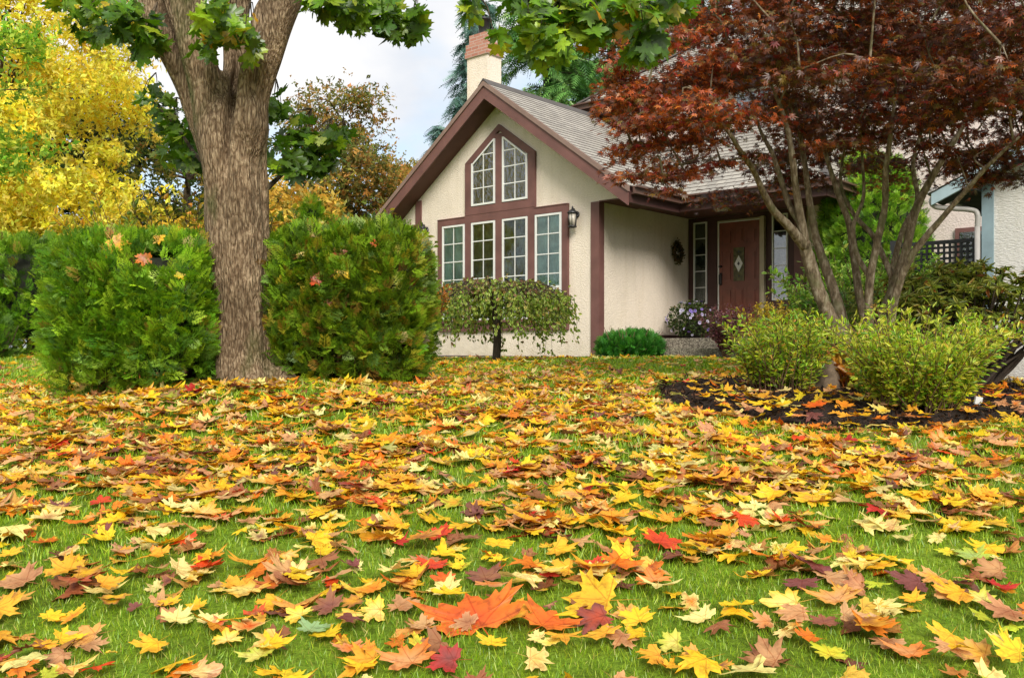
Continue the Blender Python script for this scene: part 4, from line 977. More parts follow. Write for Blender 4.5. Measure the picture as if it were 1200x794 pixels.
# ------------------------------------------------------------------ red japanese maple
JY = 7.7
jb = A([at(1008,400,JY)[0], JY, gz(3.0,JY)])
jm = empty('japanese_maple', jb, 'multi stemmed Japanese maple with dark red and orange crown over the bed', 'tree')
s = Off(jm)
STEMS = []
def stem(pts, r, Y0=JY, Y1=JY, rough=.05):
    r = [v*.84 for v in r]
    n = len(pts); P = [at(px,py,Y0+(Y1-Y0)*i/(n-1)) for i,(px,py) in enumerate(pts)]; q = smooth_path(P, 5); s.tube(q, interp_r(r, len(q)), 10, rough=rough); STEMS.append(q[len(q)//2:])
    return q
pz = 1/F*JY
stem([(1010,462),(1000,425),(985,395),(972,370),(957,335),(948,305),(942,283)], [17*pz,13*pz,11*pz,10*pz,9*pz,9*pz,8*pz], JY, JY-.1)
stem([(1016,460),(1006,420),(990,385),(980,350),(968,315),(958,285),(950,245),(945,205),(938,160),(930,110)], [.10,.07,.062,.055,.05,.045,.035,.03,.025,.015], JY+.12, JY+.5)
stem([(944,290),(925,266),(905,245),(893,222),(882,198),(868,178),(850,150),(820,120)], [.055,.045,.036,.03,.027,.024,.018,.01], JY-.1, JY-.7)
stem([(943,285),(938,255),(932,215),(928,180),(920,140),(900,90)], [.05,.042,.034,.03,.022,.012], JY-.1, JY-.2)
stem([(938,262),(925,240),(915,210),(905,180),(890,150),(880,110)], [.035,.03,.026,.022,.016,.01], JY-.1, JY+.2)
stem([(1022,462),(1022,430),(1018,389),(1009,358),(1001,304),(995,262),(984,233),(976,208),(965,170),(955,120)], [.07,.06,.05,.042,.038,.034,.03,.026,.02,.012], JY, JY+.4)
stem([(1024,460),(1022,410),(1018,370),(1020,325),(1030,275),(1037,241),(1038,200),(1045,150),(1050,100)], [.06,.055,.045,.04,.036,.032,.028,.02,.012], JY, JY-.4)
stem([(1030,462),(1030,410),(1036,370),(1048,335),(1060,300),(1072,250),(1092,208),(1115,170),(1140,130)], [.075,.065,.055,.05,.045,.04,.034,.028,.015], JY, JY-.2)
stem([(1034,460),(1040,400),(1050,345),(1068,300),(1105,254),(1134,221),(1160,192),(1195,160)], [.06,.05,.042,.036,.026,.022,.018,.01], JY+.05, JY-.9)
stem([(1048,330),(1035,300),(1022,275),(1000,250),(985,215),(990,170)], [.035,.03,.026,.022,.018,.012], JY, JY+.5)
stem([(1030,400),(1045,365),(1046,320),(1058,270),(1075,235),(1070,190),(1085,140)], [.05,.042,.036,.03,.026,.022,.012], JY+.1, JY+.7)
stem([(1020,325),(1005,300),(1000,265),(1012,230),(1010,180)], [.03,.026,.022,.018,.012], JY, JY+.1)
# canopy clumps
cl = []
cx, cy = 3.2, 7.9
while len(cl) < 330:
    a = rs.rand()*2*PI; r_ = rs.rand()**.5; x = cx+2.35*r_*math.cos(a); y = cy+2.0*r_*math.sin(a)
    top = 3.75-1.25*r_**2.2; bot = 1.72+.15*math.sin(3*x+y)-.12*r_**3+.35*(1-r_)**2
    z = bot+(top-bot)*rs.rand()**.95
    if (y < 7.2) and z < 1.72: z += .2
    cl.append((x, y, z, rs.uniform(.20,.36)))
for px,py,Y in ((722,204,7.2),(742,203,7.1),(765,207,7.1),(790,204,7.2),(815,197,7.3),(770,222,7.1),(845,190,7.3),(715,140,7.4),(735,148,7.3),(755,135,7.3),(722,120,7.5),(760,165,7.3),(880,180,7.2),(725,60,7.5),(718,85,7.5),(740,40,7.5),(735,100,7.4),(1120,178,7.2),(1160,172,7.1),(1190,160,7.0),(1090,170,7.3),(960,168,7.2),(1000,165,7.2)):
    p = at(px+(12 if px < 800 else 0),py,Y); cl.append((*p, .15))
g = Off(jm); cols = [(84,44,28),(128,70,34),(190,92,36),(160,44,38),(122,102,42),(220,130,50)]
NODES = [p for q_ in STEMS for p in q_]
cl.sort(key=lambda c: math.hypot(c[0]-3.05, c[1]-7.8)+abs(c[2]-1.6)*.8)
for x,y,z,r_ in cl:
    n = int(195*(r_/.3)**1.3); d = np.clip(rs.randn(n,3),-1.7,1.7)*A([.58,.58,.10]); P = A([x,y,z])+d*r_-A([0,0,1])*(d[:,:1]**2+d[:,1:2]**2)*r_*.25
    edge = (x-.9 < .9); wt_ = A([4.5,4,1.0,.55,1.8,.3]) if not edge else A([2,4,3.2,1,1.2,1.3]); wt_ = wt_*rs.uniform(.4,1.7,6)
    D_ = norm(d*A([1,1,.2])+A([0,0,-.35])+.4*rs.randn(n,3)); col = palette(n, cols, wt_, .18)
    scatter(g, TM_JAP, P, basis(D_, norm(A([0,-.25,1])+.42*rs.randn(n,3))), rs.uniform(.038,.062,n), col*.9, col*1.15)
    # twig to the clump
    SP = SPTS if rs.rand() < 0 else NODES; dd_ = np.linalg.norm((A(SP)-A([x,y,z]))*A([1,1,.8])+A([0,0,.12]), axis=1); root = A(SP[int(np.argmin(dd_))]); m = (root+A([x,y,z]))/2+.06*rs.randn(3)+A([0,0,.04])
    q_ = smooth_path([root, m, (x,y,z)],3); s.tube(q_, np.linspace(.010,.003,7), 5, caps=False); NODES.extend([q_[3], q_[5], q_[6]])
g.obj('crown', M['leaf'], jm); s.obj('stem', M['bark_jap'], jm, True)

# ------------------------------------------------------------------ background trees
def tree(name, base, h, tr, crown, nclump, cr, per, lsz, cols, wts, label, group='trees beyond the hedges', mat_='far', zlow=.35, tm=None, hole=.0, trunk='bark'):
    """crown: (cx,cy,cz,rx,ry,rz) relative to the base"""
    base = A(base, float); r0 = empty(name, base, label, 'tree', group=group)
    s = Off(r0); q = smooth_path([base-A([0,0,.2]), base+A([.05*h*.2,0,h*.25]), base+A([-.03*h*.2,0,h*.45]), base+A([0,0,h*.66])], 4); s.tube(q, interp_r([tr*1.3,tr,tr*.7,tr*.15], len(q)), 10)
    c = base+A(crown[:3]); R_ = A(crown[3:]); g = Off(r0); K = rs.randn(5,3)*1.8; ph = rs.rand(5)*6.3
    PP=[];CC=[]
    for i in range(nclump):
        d = rdir(1)[0]; rad = rs.uniform(.25,1)**.5*(1+.22*np.sin(K@d+ph).mean()*2); p = c+d*rad*R_
        if p[2] < base[2]+zlow: p[2] = base[2]+zlow+rs.rand()*.5
        k = int(per*rs.uniform(.5,1.4)); P = p+rs.randn(k,3)*A([1,1,.6])*cr*.55*rs.uniform(.6,1.3); wv = A(wts,float)*rs.uniform(.3,1.8,len(wts)); PP.append(P); CC.append(palette(k, cols, wv, .16)*rs.uniform(.8,1.2))
        j = rs.uniform(.35,.85); a0 = base+A([0,0,min(h*j, max(p[2]-base[2]-cr*.6, h*.15))]); m = (a0+p)/2+A([0,0,.06*h*rs.rand()]); (rs.rand() < .35) and s.tube([a0,m,p], [tr*.2,tr*.09,.008], 5, caps=False)
    P = np.vstack(PP); C = np.vstack(CC); n = len(P); Rm = basis(rdir(n), rdir(n))
    scatter(g, tm or TM_TUFT, P, Rm, rs.uniform(.7,1.3,n)*lsz, C*.88, C*1.12)
    s.obj('trunk', M[trunk], r0, True); g.obj('crown', M[mat_], r0); return r0
YEL = [(255,238,85),(255,226,66),(250,235,115),(240,208,70),(215,220,85)]
OLV = [(120,132,52),(155,152,66),(92,104,42),(185,155,72),(165,120,62)]
BRN = [(165,125,62),(135,128,56),(190,150,72),(105,108,50),(205,150,75)]
DG = [(45,65,28),(65,90,35),(35,50,22),(95,110,45)]
tree('yellow_tree', (-9.9,17.5,gz(-9.9,17.5)), 10, .15, (0,0,5.0,2.7,2.4,4.9), 260, .5, 95, .135, YEL, [6,5,3,2,1.5], 'tall bright yellow autumn tree at the left edge')
tree('green_maple', (-6.0,9.8,gz(-6.0,9.8)), 5, .06, (.1,0,2.8,.95,.8,.9), 25, .26, 70, .09, [(145,190,55),(185,210,70),(115,160,45),(225,220,80)], [4,3,3,1], 'light green sapling in front of the yellow tree at left', tm=TM_TUFT)
tree('dark_tree', (-7.8,22,gz(-7.8,22)), 7, .2, (0,0,3.9,2.0,1.8,2.4), 62, .5, 60, .14, OLV+[(60,85,35)], [4,3,4,1,.6,3], 'dark olive tree between the yellow tree and the maple trunk')
tree('amber_tree', (-5.5,21,gz(-5.5,21)), 6, .12, (0,0,2.5,1.6,1.3,1.6), 80, .55, 75, .18, [(240,200,80),(220,175,70),(190,170,70),(150,150,60)], [3,3,3,2], 'amber autumn tree just right of the maple trunk, behind')
tree('brown_tree', (-4.4,24,gz(-4.4,24)), 8.3, .18, (0,0,4.7,1.75,1.7,2.75), 95, .5, 62, .13, BRN+OLV[:3], [3,3,2,2,1,2,2,1], 'bronze and olive tree with airy top left of the gable')
tree('bronze_tree', (-2.7,25,gz(-2.7,25)), 6.6, .14, (0,0,3.4,1.5,1.4,2.3), 80, .5, 60, .14, [(225,175,85),(190,160,70),(150,145,60),(215,150,80)], [3,3,3,2], 'lower bronze tree close behind the gable eave')
tree('orange_tree', (-7.0,20,gz(-7.0,20)), 3.4, .09, (0,0,1.9,1.9,1.3,1.0), 80, .45, 70, .13, [(240,205,65),(215,190,65),(180,175,60),(225,150,60)], [3,3,2,1.5], 'low yellow orange tree behind the left cedar')
tree('dark_tree', (-13.5,26,gz(-13.5,26)), 9, .25, (0,0,4.2,3.6,2.5,4.2), 150, .8, 80, .24, DG+[(170,150,50)], [4,3,4,1,1.5], 'dark green tree behind the far left hedge')
tree('dark_tree', (-8.5,31,gz(-8.5,31)), 6, .25, (0,0,3,4.5,2.0,2.4), 170, .8, 90, .24, DG+OLV, [3,3,3,1,2,2,2,1,1], 'broad dark tree low on the horizon behind the maple trunk')
tree('dark_tree', (-1.5,34,gz(-1.5,34)), 7, .25, (0,0,3.2,4.5,2.0,3.2), 170, .8, 90, .24, DG+BRN, [3,3,3,1,2,2,1,1,1], 'broad dark tree low on the horizon behind the gable')
def conifer(base, h, R0, n, cols, wts, label, r0z=.08, lsz=.5, dens=16):
    base = A(base, float); r0 = empty('fir_tree', base, label, 'tree', group='tall conifers behind the house'); s = Off(r0); s.tube([base, base+A([0,0,h*.5]), base+A([0,0,h])], [h*.017,h*.011,.02], 8)
    g = Off(r0); PP=[];DD=[];NN=[]
    for i in range(n):
        t = rs.rand()**.85; z = h*(r0z+(1-r0z)*t); L = R0*(1-t)**.75*rs.uniform(.6,1.1)+.25; a = rs.rand()*2*PI; u_ = np.linspace(0,1,6)
        P = base+np.column_stack([math.cos(a)*L*u_, math.sin(a)*L*u_, z+.10*L*u_-.38*L*u_**2]); s.tube(P, np.linspace(.03,.008,6), 4, caps=False)
        k = int(dens*L)+4; tt = rs.uniform(.12,1,k); Q = np.column_stack([np.interp(tt,u_,P[:,j]) for j in range(3)])
        sd_ = rs.choice([-1,1],k)[:,None]*A([-math.sin(a),math.cos(a),0]); PP.append(Q+.05*rs.randn(k,3)); DD.append(norm(sd_*rs.uniform(.3,1,(k,1))+A([math.cos(a),math.sin(a),0])*.6+A([0,0,-.55])+.25*rs.randn(k,3))); NN.append(norm(A([0,0,1])+.4*rs.randn(k,3)))
    P=np.vstack(PP); m=len(P); col=palette(m,cols,wts,.2); scatter(g, TM_NEEDLE, P, basis(np.vstack(DD),np.vstack(NN)), rs.uniform(.6,1.3,m)*lsz, col*.8, col*1.2)
    s.obj('trunk', M['bark'], r0); g.obj('crown', M['needle'], r0)
CG = [(95,145,65),(125,175,85),(70,115,60),(155,190,110)]
CB = [(90,130,115),(115,155,140),(70,105,95),(140,175,160)]
conifer((1.2,30,-.2), 17, 3.1, 330, CG, [4,4,3,1.5], 'tall green fir directly behind the roof ridge', .15, .62, 14)
conifer((3.6,33,-.2), 18, 3.2, 300, CG, [4,3,4,1], 'second tall green fir right of the first behind the roof', .1, .62, 14)
conifer((-1.3,36,-.2), 15.0, 2.0, 260, CB, [4,3,3,2], 'blue grey spruce left of the chimney', .1, .6, 12)
conifer((-3.35,42,-.2), 10.4, 1.6, 150, CB, [4,3,3,2], 'small blue grey spruce tip beyond the bronze tree', .1, .55, 12)
conifer((7.5,36,-.2), 16, 3.6, 260, CG, [4,3,4,1], 'green fir behind the upper roof hidden by the red maple', .1, .7, 12)
# trees across the street, behind the photographer, seen in the panes
for i,(x,y,hh) in enumerate(((-14,-22,8),(-5,-26,9.5),(5,-24,7.5),(14,-20,9),(23,-16,8),(-22,-14,8),(30,-6,8),(36,4,9),(28,14,9))):
    tree('street_tree', (x,y,gz(x,y)), hh, .25, (0,0,hh*.55,3.6,3.0,hh*.45), 60, 1.0, 34, .55, DG+OLV, [3,3,3,1,2,2,2,1,1], ['round tree across the street at the far left','tallest round tree across the street','short round tree across the street','round tree across the street near its right end','outermost round tree across the street to the right','round tree by the road left of the lawn','round tree on the right side of the plot','tall round tree right of the plot','round tree behind the neighbouring house'][i], 'trees around the plot out of the picture')

# ------------------------------------------------------------------ grass
def dens_noise(x, y, f=1.0, seed=0):
    r = np.random.RandomState(100+seed); v = 0
    for k in range(6):
        a = r.rand()*6.3; q = f*r.uniform(.7, 2.4); v = v+np.sin(q*(x*math.cos(a)+y*math.sin(a))*2.2+r.rand()*6.3)
    return v/6
def blade_tmpl(seed):
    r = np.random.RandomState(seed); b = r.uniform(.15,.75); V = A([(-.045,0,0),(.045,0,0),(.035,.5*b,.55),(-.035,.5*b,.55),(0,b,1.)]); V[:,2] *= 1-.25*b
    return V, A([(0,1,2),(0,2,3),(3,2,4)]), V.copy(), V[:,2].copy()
TM_BLADE = [blade_tmpl(i) for i in range(8)]
hside = lambda x, y: ((x-C0[0])*(-math.sin(TH))+(y-C0[1])*math.cos(TH))
def grass():
    g = Geo()
    for y0, y1, den, hgt, wd in ((1.6,3.2,9000,.025,1.0),(3.2,4.6,5200,.033,1.25),(4.6,7,2300,.042,1.8),(7,10,1000,.045,2.8),(10,15.5,480,.05,4.5)):
        a = (y1*y1-y0*y0)*.60+2.2*(y1-y0); n = int(a*den*1.6); Y = rs.uniform(y0, y1, n); kk = rs.rand(n) < (.6*Y+1.1)/(.6*y1+1.1)/1.25; Y = Y[kk]; n = len(Y); X = rs.uniform(-1, 1, n)*(.6*Y+1.1)
        m = ~in_poly(bs, X, Y); lx = (X-C0[0])*math.cos(TH)+(Y-C0[1])*math.sin(TH); ly = hside(X, Y)
        m &= ~((ly > -1.05) & (lx < .1)); m &= ly < .75; X, Y = X[m], Y[m]; n = len(X)
        a = rs.rand(n)*2*PI; D_ = np.column_stack([np.cos(a), np.sin(a), 0*a]); Mx = basis(D_, np.tile([0,0,1.],(n,1))+.25*rs.randn(n,3))
        hN = 1+.35*dens_noise(X, Y, 2.6, 5); S = rs.uniform(.6,1.25,n)*hgt*hN
        dry = dens_noise(X, Y, 1.7, 9) > .22
        col = palette(n, [(166,198,34),(142,182,30),(190,212,52),(116,160,28),(212,204,105)], [5,4,3,2,.5], .14); c2 = palette(n, [(190,185,85),(155,180,50),(130,175,40)], [1.2,2,3]); col = np.where((dry & (rs.rand(n)<.5))[:,None], c2, col)
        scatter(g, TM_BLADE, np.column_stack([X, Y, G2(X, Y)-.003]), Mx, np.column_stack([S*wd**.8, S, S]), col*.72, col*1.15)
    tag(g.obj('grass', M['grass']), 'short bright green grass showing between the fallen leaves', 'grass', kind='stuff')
grass()

# ------------------------------------------------------------------ fallen leaves
CN = {'yellow':(252,205,40),'pale yellow':(245,228,140),'golden':(240,175,50),'orange':(236,132,36),'orange red':(228,84,36),'tan':(218,165,112),'brown':(165,108,70),'maroon':(135,78,72),'red':(204,58,48),'lime green':(190,200,55),'grey green':(150,180,125)}
names = list(CN); W0 = A([28,18,21,9,2.6,15,8,4,1.2,2.2,.2])
C_all = A([srgb(CN[k]) for k in names])
def leaf_cover(px, py):
    """share of the ground hidden by leaves at a photo position"""
    f = np.interp(py, [410,425,445,470,520,600,650,700,760,800], [.10,.26,.52,.80,.86,.84,.60,.46,.40,.37])
    f = np.where((px < 150) & (py < 455), .06+.10*(py > 430), f)
    f = np.where((px > 690) & (py < 440), np.minimum(f, .22), f)
    f = np.where((px > 1000) & (py > 505) & (py < 560), f*.75, f); f = np.where((px > 880) & (py > 600), f*.85, f)
    f = np.where((px > 740) & (py > 440) & (py < 475), f*.8, f)
    f = np.where((px < 260) & (py > 640) & (py < 730), f*.75, f)
    return f
def gen():
    n = 88000; Y = rs.uniform(1.6, 15.3, n); keep = rs.rand(n) < np.interp(Y, [2,5,8,16], [1,1,.72,.5])*(.66*Y+1.3)/11.4; Y = Y[keep]; n = len(Y); X = rs.uniform(-1,1,n)*(.66*Y+1.3)
    Z = G2(X, Y); px = CX+F*X/Y; py = HY-F*Z/Y; cov = leaf_cover(px, py)
    nz = dens_noise(X, Y, 2.1, 1)*.6+dens_noise(X, Y, 5.0, 2)*.6
    p = np.clip(cov*1.0+nz*.62*np.where(cov > .7, .6, 1.0), 0, 1.15)**1.35
    m = rs.rand(n) < p; lx = (X-C0[0])*math.cos(TH)+(Y-C0[1])*math.sin(TH); ly = hside(X, Y); m &= ~((ly > -.25) & (lx < .1)); m &= ly < .7
    inb = in_poly(bs, X, Y); m &= (~inb) | (rs.rand(n) < .26)
    r_trunk = np.hypot(X+1.95, Y-6.8); m &= r_trunk > .32
    X, Y, inb = X[m], Y[m], inb[m]; px, py, nz = px[m], py[m], nz[m]; n = len(X)
    reg = dens_noise(X, Y, .9, 7); i = np.zeros(n, int)
    for k in range(n):
        w_ = W0.copy()
        if reg[k] > .15: w_[[3,4,6]] *= 1.7
        if reg[k] < -.15: w_[[0,1]] *= 1.5
        if px[k] < 250 and 480 < py[k] < 660: w_[[3,6,5]] *= 1.6
        if py[k] < 500: w_[[6,7]] *= .7; w_[[0,2]] *= 1.3
        i[k] = rs.choice(len(names), p=w_/w_.sum())
    S = np.clip(rs.lognormal(math.log(.060), .28, n), .030, .090)
    return X, Y, i, S, nz
LX, LY, LI, LS, LN = gen()
# larger leaves placed where the photo shows them: px, py, width px, colour, second colour, turn, short name
BIG = [(560,738,108,'orange red','orange',20,'huge orange red leaf'),(640,745,70,'orange red','orange',-30,None),(547,742,40,'brown','tan',60,None),(700,716,88,'golden','yellow',75,'wide golden leaf'),(700,738,66,'orange red','maroon',100,'split orange and maroon leaf'),(728,760,46,'brown','tan',150,'curled brown leaf'),
 (748,736,46,'yellow','yellow',10,'clean bright yellow leaf'),(568,689,50,'brown','maroon',15,'smooth brown fan leaf'),(775,645,60,'red','orange red',-20,'big red leaf in the middle'),(696,674,34,'red','orange red',40,None),(660,678,50,'yellow','golden',80,None),(765,692,46,'tan','orange',10,'tan star leaf'),
 (822,735,40,'pale yellow','pale yellow',35,'creamy star leaf at right of centre'),(788,768,44,'pale yellow','lime green',80,'lime tinged pale leaf'),(812,780,34,'tan','golden',100,None),(576,768,34,'yellow','yellow',5,'bright yellow leaf under the huge orange one'),(630,758,28,'pale yellow','pale yellow',60,None),(645,770,26,'yellow','pale yellow',30,None),
 (940,695,52,'maroon','maroon',160,'plum coloured leaf at right'),(978,714,56,'tan','golden',15,'wide peach leaf'),(1005,700,40,'tan','brown',80,None),(925,722,62,'pale yellow','yellow',85,'long pale yellow leaf'),(897,742,36,'orange','tan',90,None),(920,752,30,'pale yellow','pale yellow',190,'small cream leaf at right'),(965,742,42,'maroon','brown',-10,'arched maroon leaf'),
 (972,782,50,'yellow','lime green',-5,'upright yellow green leaf at the bottom edge'),(900,785,66,'tan','brown',60,'brown tan leaf at the bottom edge'),(1070,716,34,'yellow','golden',20,None),(1095,690,48,'golden','tan',120,None),(1070,692,52,'maroon','maroon',90,'dark plum leaf'),(1140,662,44,'grey green','lime green',0,'green leaf at right'),(1110,660,26,'yellow','lime green',30,None),
 (1150,712,40,'pale yellow','lime green',20,None),(1165,680,52,'tan','brown',70,None),(1180,730,52,'brown','tan',110,'broad brown leaf at the right edge'),(1145,782,60,'golden','tan',60,'peach leaf in the lower right corner'),(1112,762,46,'golden','yellow',130,None),(1065,782,50,'tan','orange',10,None),(1040,765,44,'brown','tan',150,None),
 (365,752,38,'grey green','grey green',-15,'grey green blunt leaf'),(440,725,44,'pale yellow','yellow',100,'pale yellow leaf in a cluster'),(412,733,42,'pale yellow','golden',150,None),(385,722,44,'maroon','brown',60,None),(470,722,50,'brown','tan',-30,'rosy brown leaf'),(437,700,34,'orange','golden',45,'small orange leaf'),(415,715,38,'golden','brown',120,None),
 (350,732,38,'pale yellow','yellow',60,None),(303,780,40,'pale yellow','lime green',45,None),(318,716,44,'yellow','golden',130,'bright yellow leaf left of centre'),(247,738,34,'pale yellow','pale yellow',-10,'upright cream leaf'),(266,764,38,'pale yellow','yellow',25,None),(180,768,46,'yellow','golden',150,'glossy yellow leaf at lower left'),(198,717,30,'yellow','golden',20,None),
 (200,732,36,'tan','brown',60,None),(230,725,32,'golden','yellow',70,None),(60,737,36,'yellow','yellow',-20,None),(85,735,32,'orange red','yellow',40,None),(55,770,32,'yellow','golden',15,None),(70,780,42,'tan','brown',150,None),(158,724,20,'maroon','maroon',60,'tiny maroon leaf alone on grass'),(20,777,18,'maroon','brown',10,None),
 (105,758,50,'golden','tan',95,None),(12,660,34,'yellow','golden',10,'yellow leaf at the left edge'),(25,690,52,'brown','tan',70,None),(500,670,52,'brown','tan',20,None),(506,675,34,'red','orange red',0,'red leaf among brown ones'),(485,684,42,'yellow','golden',60,'rippled yellow leaf'),(525,690,40,'orange','orange red',100,None),(522,702,44,'pale yellow','pale yellow',40,'pale leaf touching the huge orange leaf'),
 (480,790,60,'tan','orange',30,'peach leaf at the bottom edge'),(525,785,56,'maroon','red',80,'maroon and red leaf at the bottom edge'),(492,768,30,'lime green','yellow',-20,'lime green leaf'),(410,777,34,'orange','tan',30,None),(432,775,24,'orange','golden',70,None),(455,522,36,'orange','yellow',-20,'orange leaf standing in the middle lawn'),
 (1040,627,50,'tan','pale yellow',20,'peach leaf at right middle'),(952,594,52,'golden','yellow',160,'large golden leaf in the right middle'),(1042,592,32,'pale yellow','pale yellow',15,'cream leaf in the right middle'),(515,636,36,'red','orange red',40,'red leaf in the middle lawn'),(380,590,30,'red','orange red',0,'red leaf left of the middle'),(118,596,30,'orange red','red',30,None),
 (1190,500,36,'lime green','yellow',80,None),(955,488,34,'orange red','orange',10,'orange red leaf on the mulch'),(893,486,26,'yellow','yellow',0,'yellow leaf on the mulch'),(920,487,22,'pale yellow','lime green',60,'pale leaf on the mulch'),(990,489,26,'orange','golden',30,'small orange leaf on the mulch'),(1035,495,30,'yellow','pale yellow',100,'pale yellow leaf on the mulch')]
GRP = 'fallen maple leaves on the lawn'
def one_leaf(P, Mx, S, c, c2, label, tm=None, group=GRP):
    g = Geo(); V, T, L, w_ = tm or TM_NEAR[rs.randint(len(TM_NEAR))]
    X = (Mx@(V*S).T).T; jc = 1+.06*rs.randn(3); C = np.clip(c*jc, 0, 1)[None]*(1-w_[:,None])+np.clip(c2*jc, 0, 1)[None]*w_[:,None]
    # uneven blending of the two autumn colours across the blade
    if True:
        b = .5+.5*np.sin(L[:,0]*rs.uniform(1,4)+rs.rand()*6+L[:,1]*rs.uniform(-3,3)); C = C*.6+.4*(c*b[:,None]+c2*(1-b[:,None]))
    g.add(X, T, C, L); o = g.obj('fallen_leaf', M['fallen']); o.location = Vector([float(v) for v in P]); return tag(o, label, 'leaf', group)
def BZ(x, y): return .042*in_poly(bs, np.asarray(x), np.asarray(y))
def lay(n, X=None, Y=None):
    """orientation on the ground: random turn, slight random tilt"""
    a = rs.rand(n)*2*PI; D_ = np.column_stack([np.cos(a), np.sin(a), .15*rs.randn(n)]); Nn = norm(np.tile([0,-.12,1.],(n,1))+.17*rs.randn(n,3)); return basis(D_, Nn)
marks = []; used_labels = {}
for px, py, wpx, c, c2, turn, nm in BIG:
    p = gp(px, py-1); S = wpx/F*p[1]/1.62; a = math.radians(90+turn)
    D_ = A([[math.cos(a), math.sin(a), (.55 if wpx > 100 else .28)*math.sin(a)+.06*rs.randn()]]); Mx = basis(D_, norm(A([[.15*rs.randn(), (-.95 if wpx > 100 else -.34)+.12*rs.randn(), 1.]])))[0]
    P = p+A([0,0,.026+float(BZ(p[0], p[1]))]); marks.append((p[0], p[1], nm, c, P, Mx, S, c2))
    dd = np.hypot(LX-p[0], (LY-p[1])*.6) > S*.62; LX, LY, LI, LS, LN = LX[dd], LY[dd], LI[dd], LS[dd], LN[dd]
app = LS/LY; pxx = CX+F*LX/LY; pyy = HY-F*G2(LX, LY)/LY; vis = (pxx > -10) & (pxx < 1210) & (pyy < 800)
order = np.argsort(-np.where(vis, app, 0)); NI = 300-len(BIG)-14; top = order[:NI]; rest = order[NI:]
TM_FLAT = [maple_tmpl(200+i, curl=.33) for i in range(8)]
named = [m for m in marks if m[2]]
def lab(x, y, cname, S, skip=None):
    d = [(math.hypot(x-m[0], (y-m[1])), m) for m in named if m is not skip]; d.sort(key=lambda t: t[0]); sz = 'small' if S < .06 else 'large' if S > .088 else ''
    for w_ in ('', sz):
        for dist, m in d[:4]:
            dx, dy = x-m[0], y-m[1]
            rel = ('right of' if dx > 0 else 'left of') if abs(dx) > abs(dy) else ('behind' if dy > 0 else 'in front of')
            L_ = f"{w_+' ' if w_ else ''}{cname} maple leaf {'just ' if dist<.25 else ''}{rel} the {m[2]}"
            if L_ not in used_labels and len(L_.split()) <= 16: used_labels[L_] = 1; return L_
    hz_ = 'left' if x/y < -.2 else 'right' if x/y > .2 else 'middle'
    L_ = f"{cname} maple leaf on the grass in the {hz_} foreground, near the {d[0][1][2]}"
    L_ = ' '.join(L_.split()[:16])
    return L_
for m in marks:
    x, y, nm, c, P, Mx, S, c2 = m
    l_ = (nm+' lying on the lawn' if nm and len(nm.split()) < 4 else nm) if nm else lab(x, y, c, S, m)
    one_leaf(P, Mx, S, srgb(CN[c]), srgb(CN[c2]), l_, TM_FLAT[rs.randint(8)])
Rm = lay(len(top)); Zt = G2(LX[top], LY[top])+BZ(LX[top], LY[top])
for k, i in enumerate(top):
    c2 = names[rs.choice(len(names), p=W0/W0.sum())] if rs.rand() < .3 else names[LI[i]]
    one_leaf(A([LX[i], LY[i], Zt[k]+.028+.03*rs.rand()*(LN[i] > 0)]), Rm[k], LS[i], C_all[LI[i]]*rs.uniform(.85,1.05), srgb(CN[c2]), lab(LX[i], LY[i], names[LI[i]], LS[i]))
g = Geo()
for near in (True, False):
    I = rest[(LY[rest] < 5.2) == near]; n = len(I); P = np.column_stack([LX[I], LY[I], G2(LX[I], LY[I])+BZ(LX[I], LY[I])+rs.uniform(.010,.034,n)+.012*(LN[I] > .2)])
    C = np.clip(C_all[LI[I]]*(1+.13*rs.randn(n,1))*(1+.05*rs.randn(n,3)), .01, .95); j = rs.choice(len(names), size=n, p=W0/W0.sum()); C2 = np.where((rs.rand(n) < .35)[:,None], C_all[j], C*1.0)
    Mx = lay(n); scatter(g, TM_NEAR if near else TM_FAR, P, Mx, LS[I], C*.92, C2)
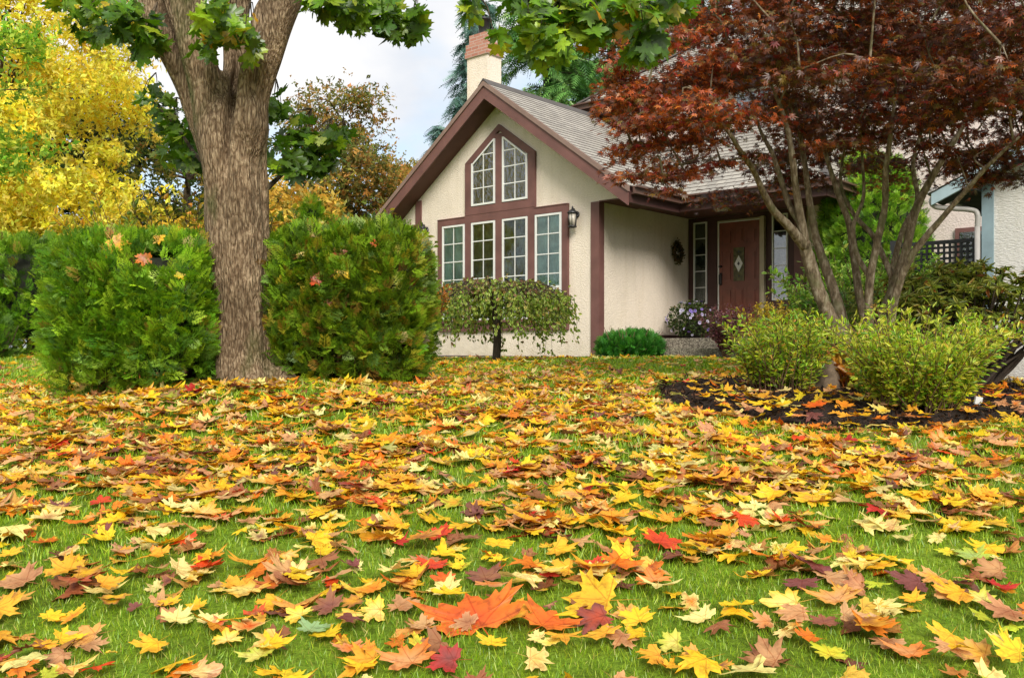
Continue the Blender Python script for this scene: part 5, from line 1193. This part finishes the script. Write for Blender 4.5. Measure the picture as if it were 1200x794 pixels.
# a lower layer of older brown leaves under the thick drift, so piles have depth
I = rest[(LN[rest] > .12) & (LY[rest] < 10)]; n = len(I); x = LX[I]+.09*rs.randn(n); y = LY[I]+.09*rs.randn(n); mm = ~in_poly(bs, x, y); x, y = x[mm], y[mm]; n = len(x)
C = palette(n, [(190,125,62),(222,165,80),(150,92,55),(238,190,72),(120,76,58)], [4,4,3,3,1.5]); scatter(g, TM_FAR, np.column_stack([x, y, G2(x,y)+rs.uniform(.004,.022,n)]), lay(n), rs.uniform(.05,.08,n), C)
tag(g.obj('leaf_litter', M['fallen']), 'thick litter of yellow, orange and brown maple leaves over the lawn', 'leaves', kind='stuff')
print('leaves', len(rest), 'individual', len(top)+len(BIG))
# leaves caught in the cedars
for px, py, Y, wpx, c, c2, L_ in ((134,285,6.42,34,'golden','yellow','long golden leaf on the top edge of the left cedar'),(186,279,6.5,16,'golden','yellow','yellow leaf caught near the top of the left cedar'),(168,302,6.36,22,'brown','orange','rust leaf caught in the upper left cedar'),(211,322,6.3,12,'lime green','yellow','lime leaf caught in the left cedar beside the trunk'),(128,272,6.5,18,'orange red','brown','rust orange leaf on the back of the left cedar'),(97,427,6.4,10,'yellow','yellow','tiny yellow leaf low on the left cedar'),
 (369,327,6.62,22,'brown','orange red','rust brown leaf caught in the middle of the right cedar'),(400,320,6.62,20,'yellow','yellow','bright yellow leaf right of the rust leaf in the right cedar'),(398,295,6.66,18,'orange red','brown','rust leaf near the top of the right cedar'),(440,285,6.66,13,'orange red','orange','small orange leaf at the top right of the right cedar'),(352,298,6.64,11,'golden','pale yellow','small pale leaf caught right beside the trunk'),(467,288,6.75,16,'pale yellow','yellow','pale leaf on the right shoulder of the right cedar'),(380,262,6.9,16,'golden','lime green','golden leaf on top of the right cedar'),(385,355,6.62,15,'brown','orange','tan brown leaf low in the right cedar')):
    Mx = basis(A([[rs.randn()*.6, -.2, -1.]]), A([[.3*rs.randn(), -1., .5]]))[0]; one_leaf(at(px,py,Y), Mx, wpx/F*Y/1.55, srgb(CN[c]), srgb(CN[c2]), L_, group='maple leaves caught in the cedars')

# ------------------------------------------------------------------ render settings
sc.render.engine = 'CYCLES'; sc.cycles.samples = 128; sc.cycles.use_denoising = True
sc.cycles.max_bounces = 6; sc.cycles.transparent_max_bounces = 8
sc.render.resolution_x = 1024; sc.render.resolution_y = 677
sc.view_settings.view_transform = 'Standard'; sc.view_settings.look = 'None'; sc.view_settings.exposure = 1.16; sc.view_settings.gamma = 1
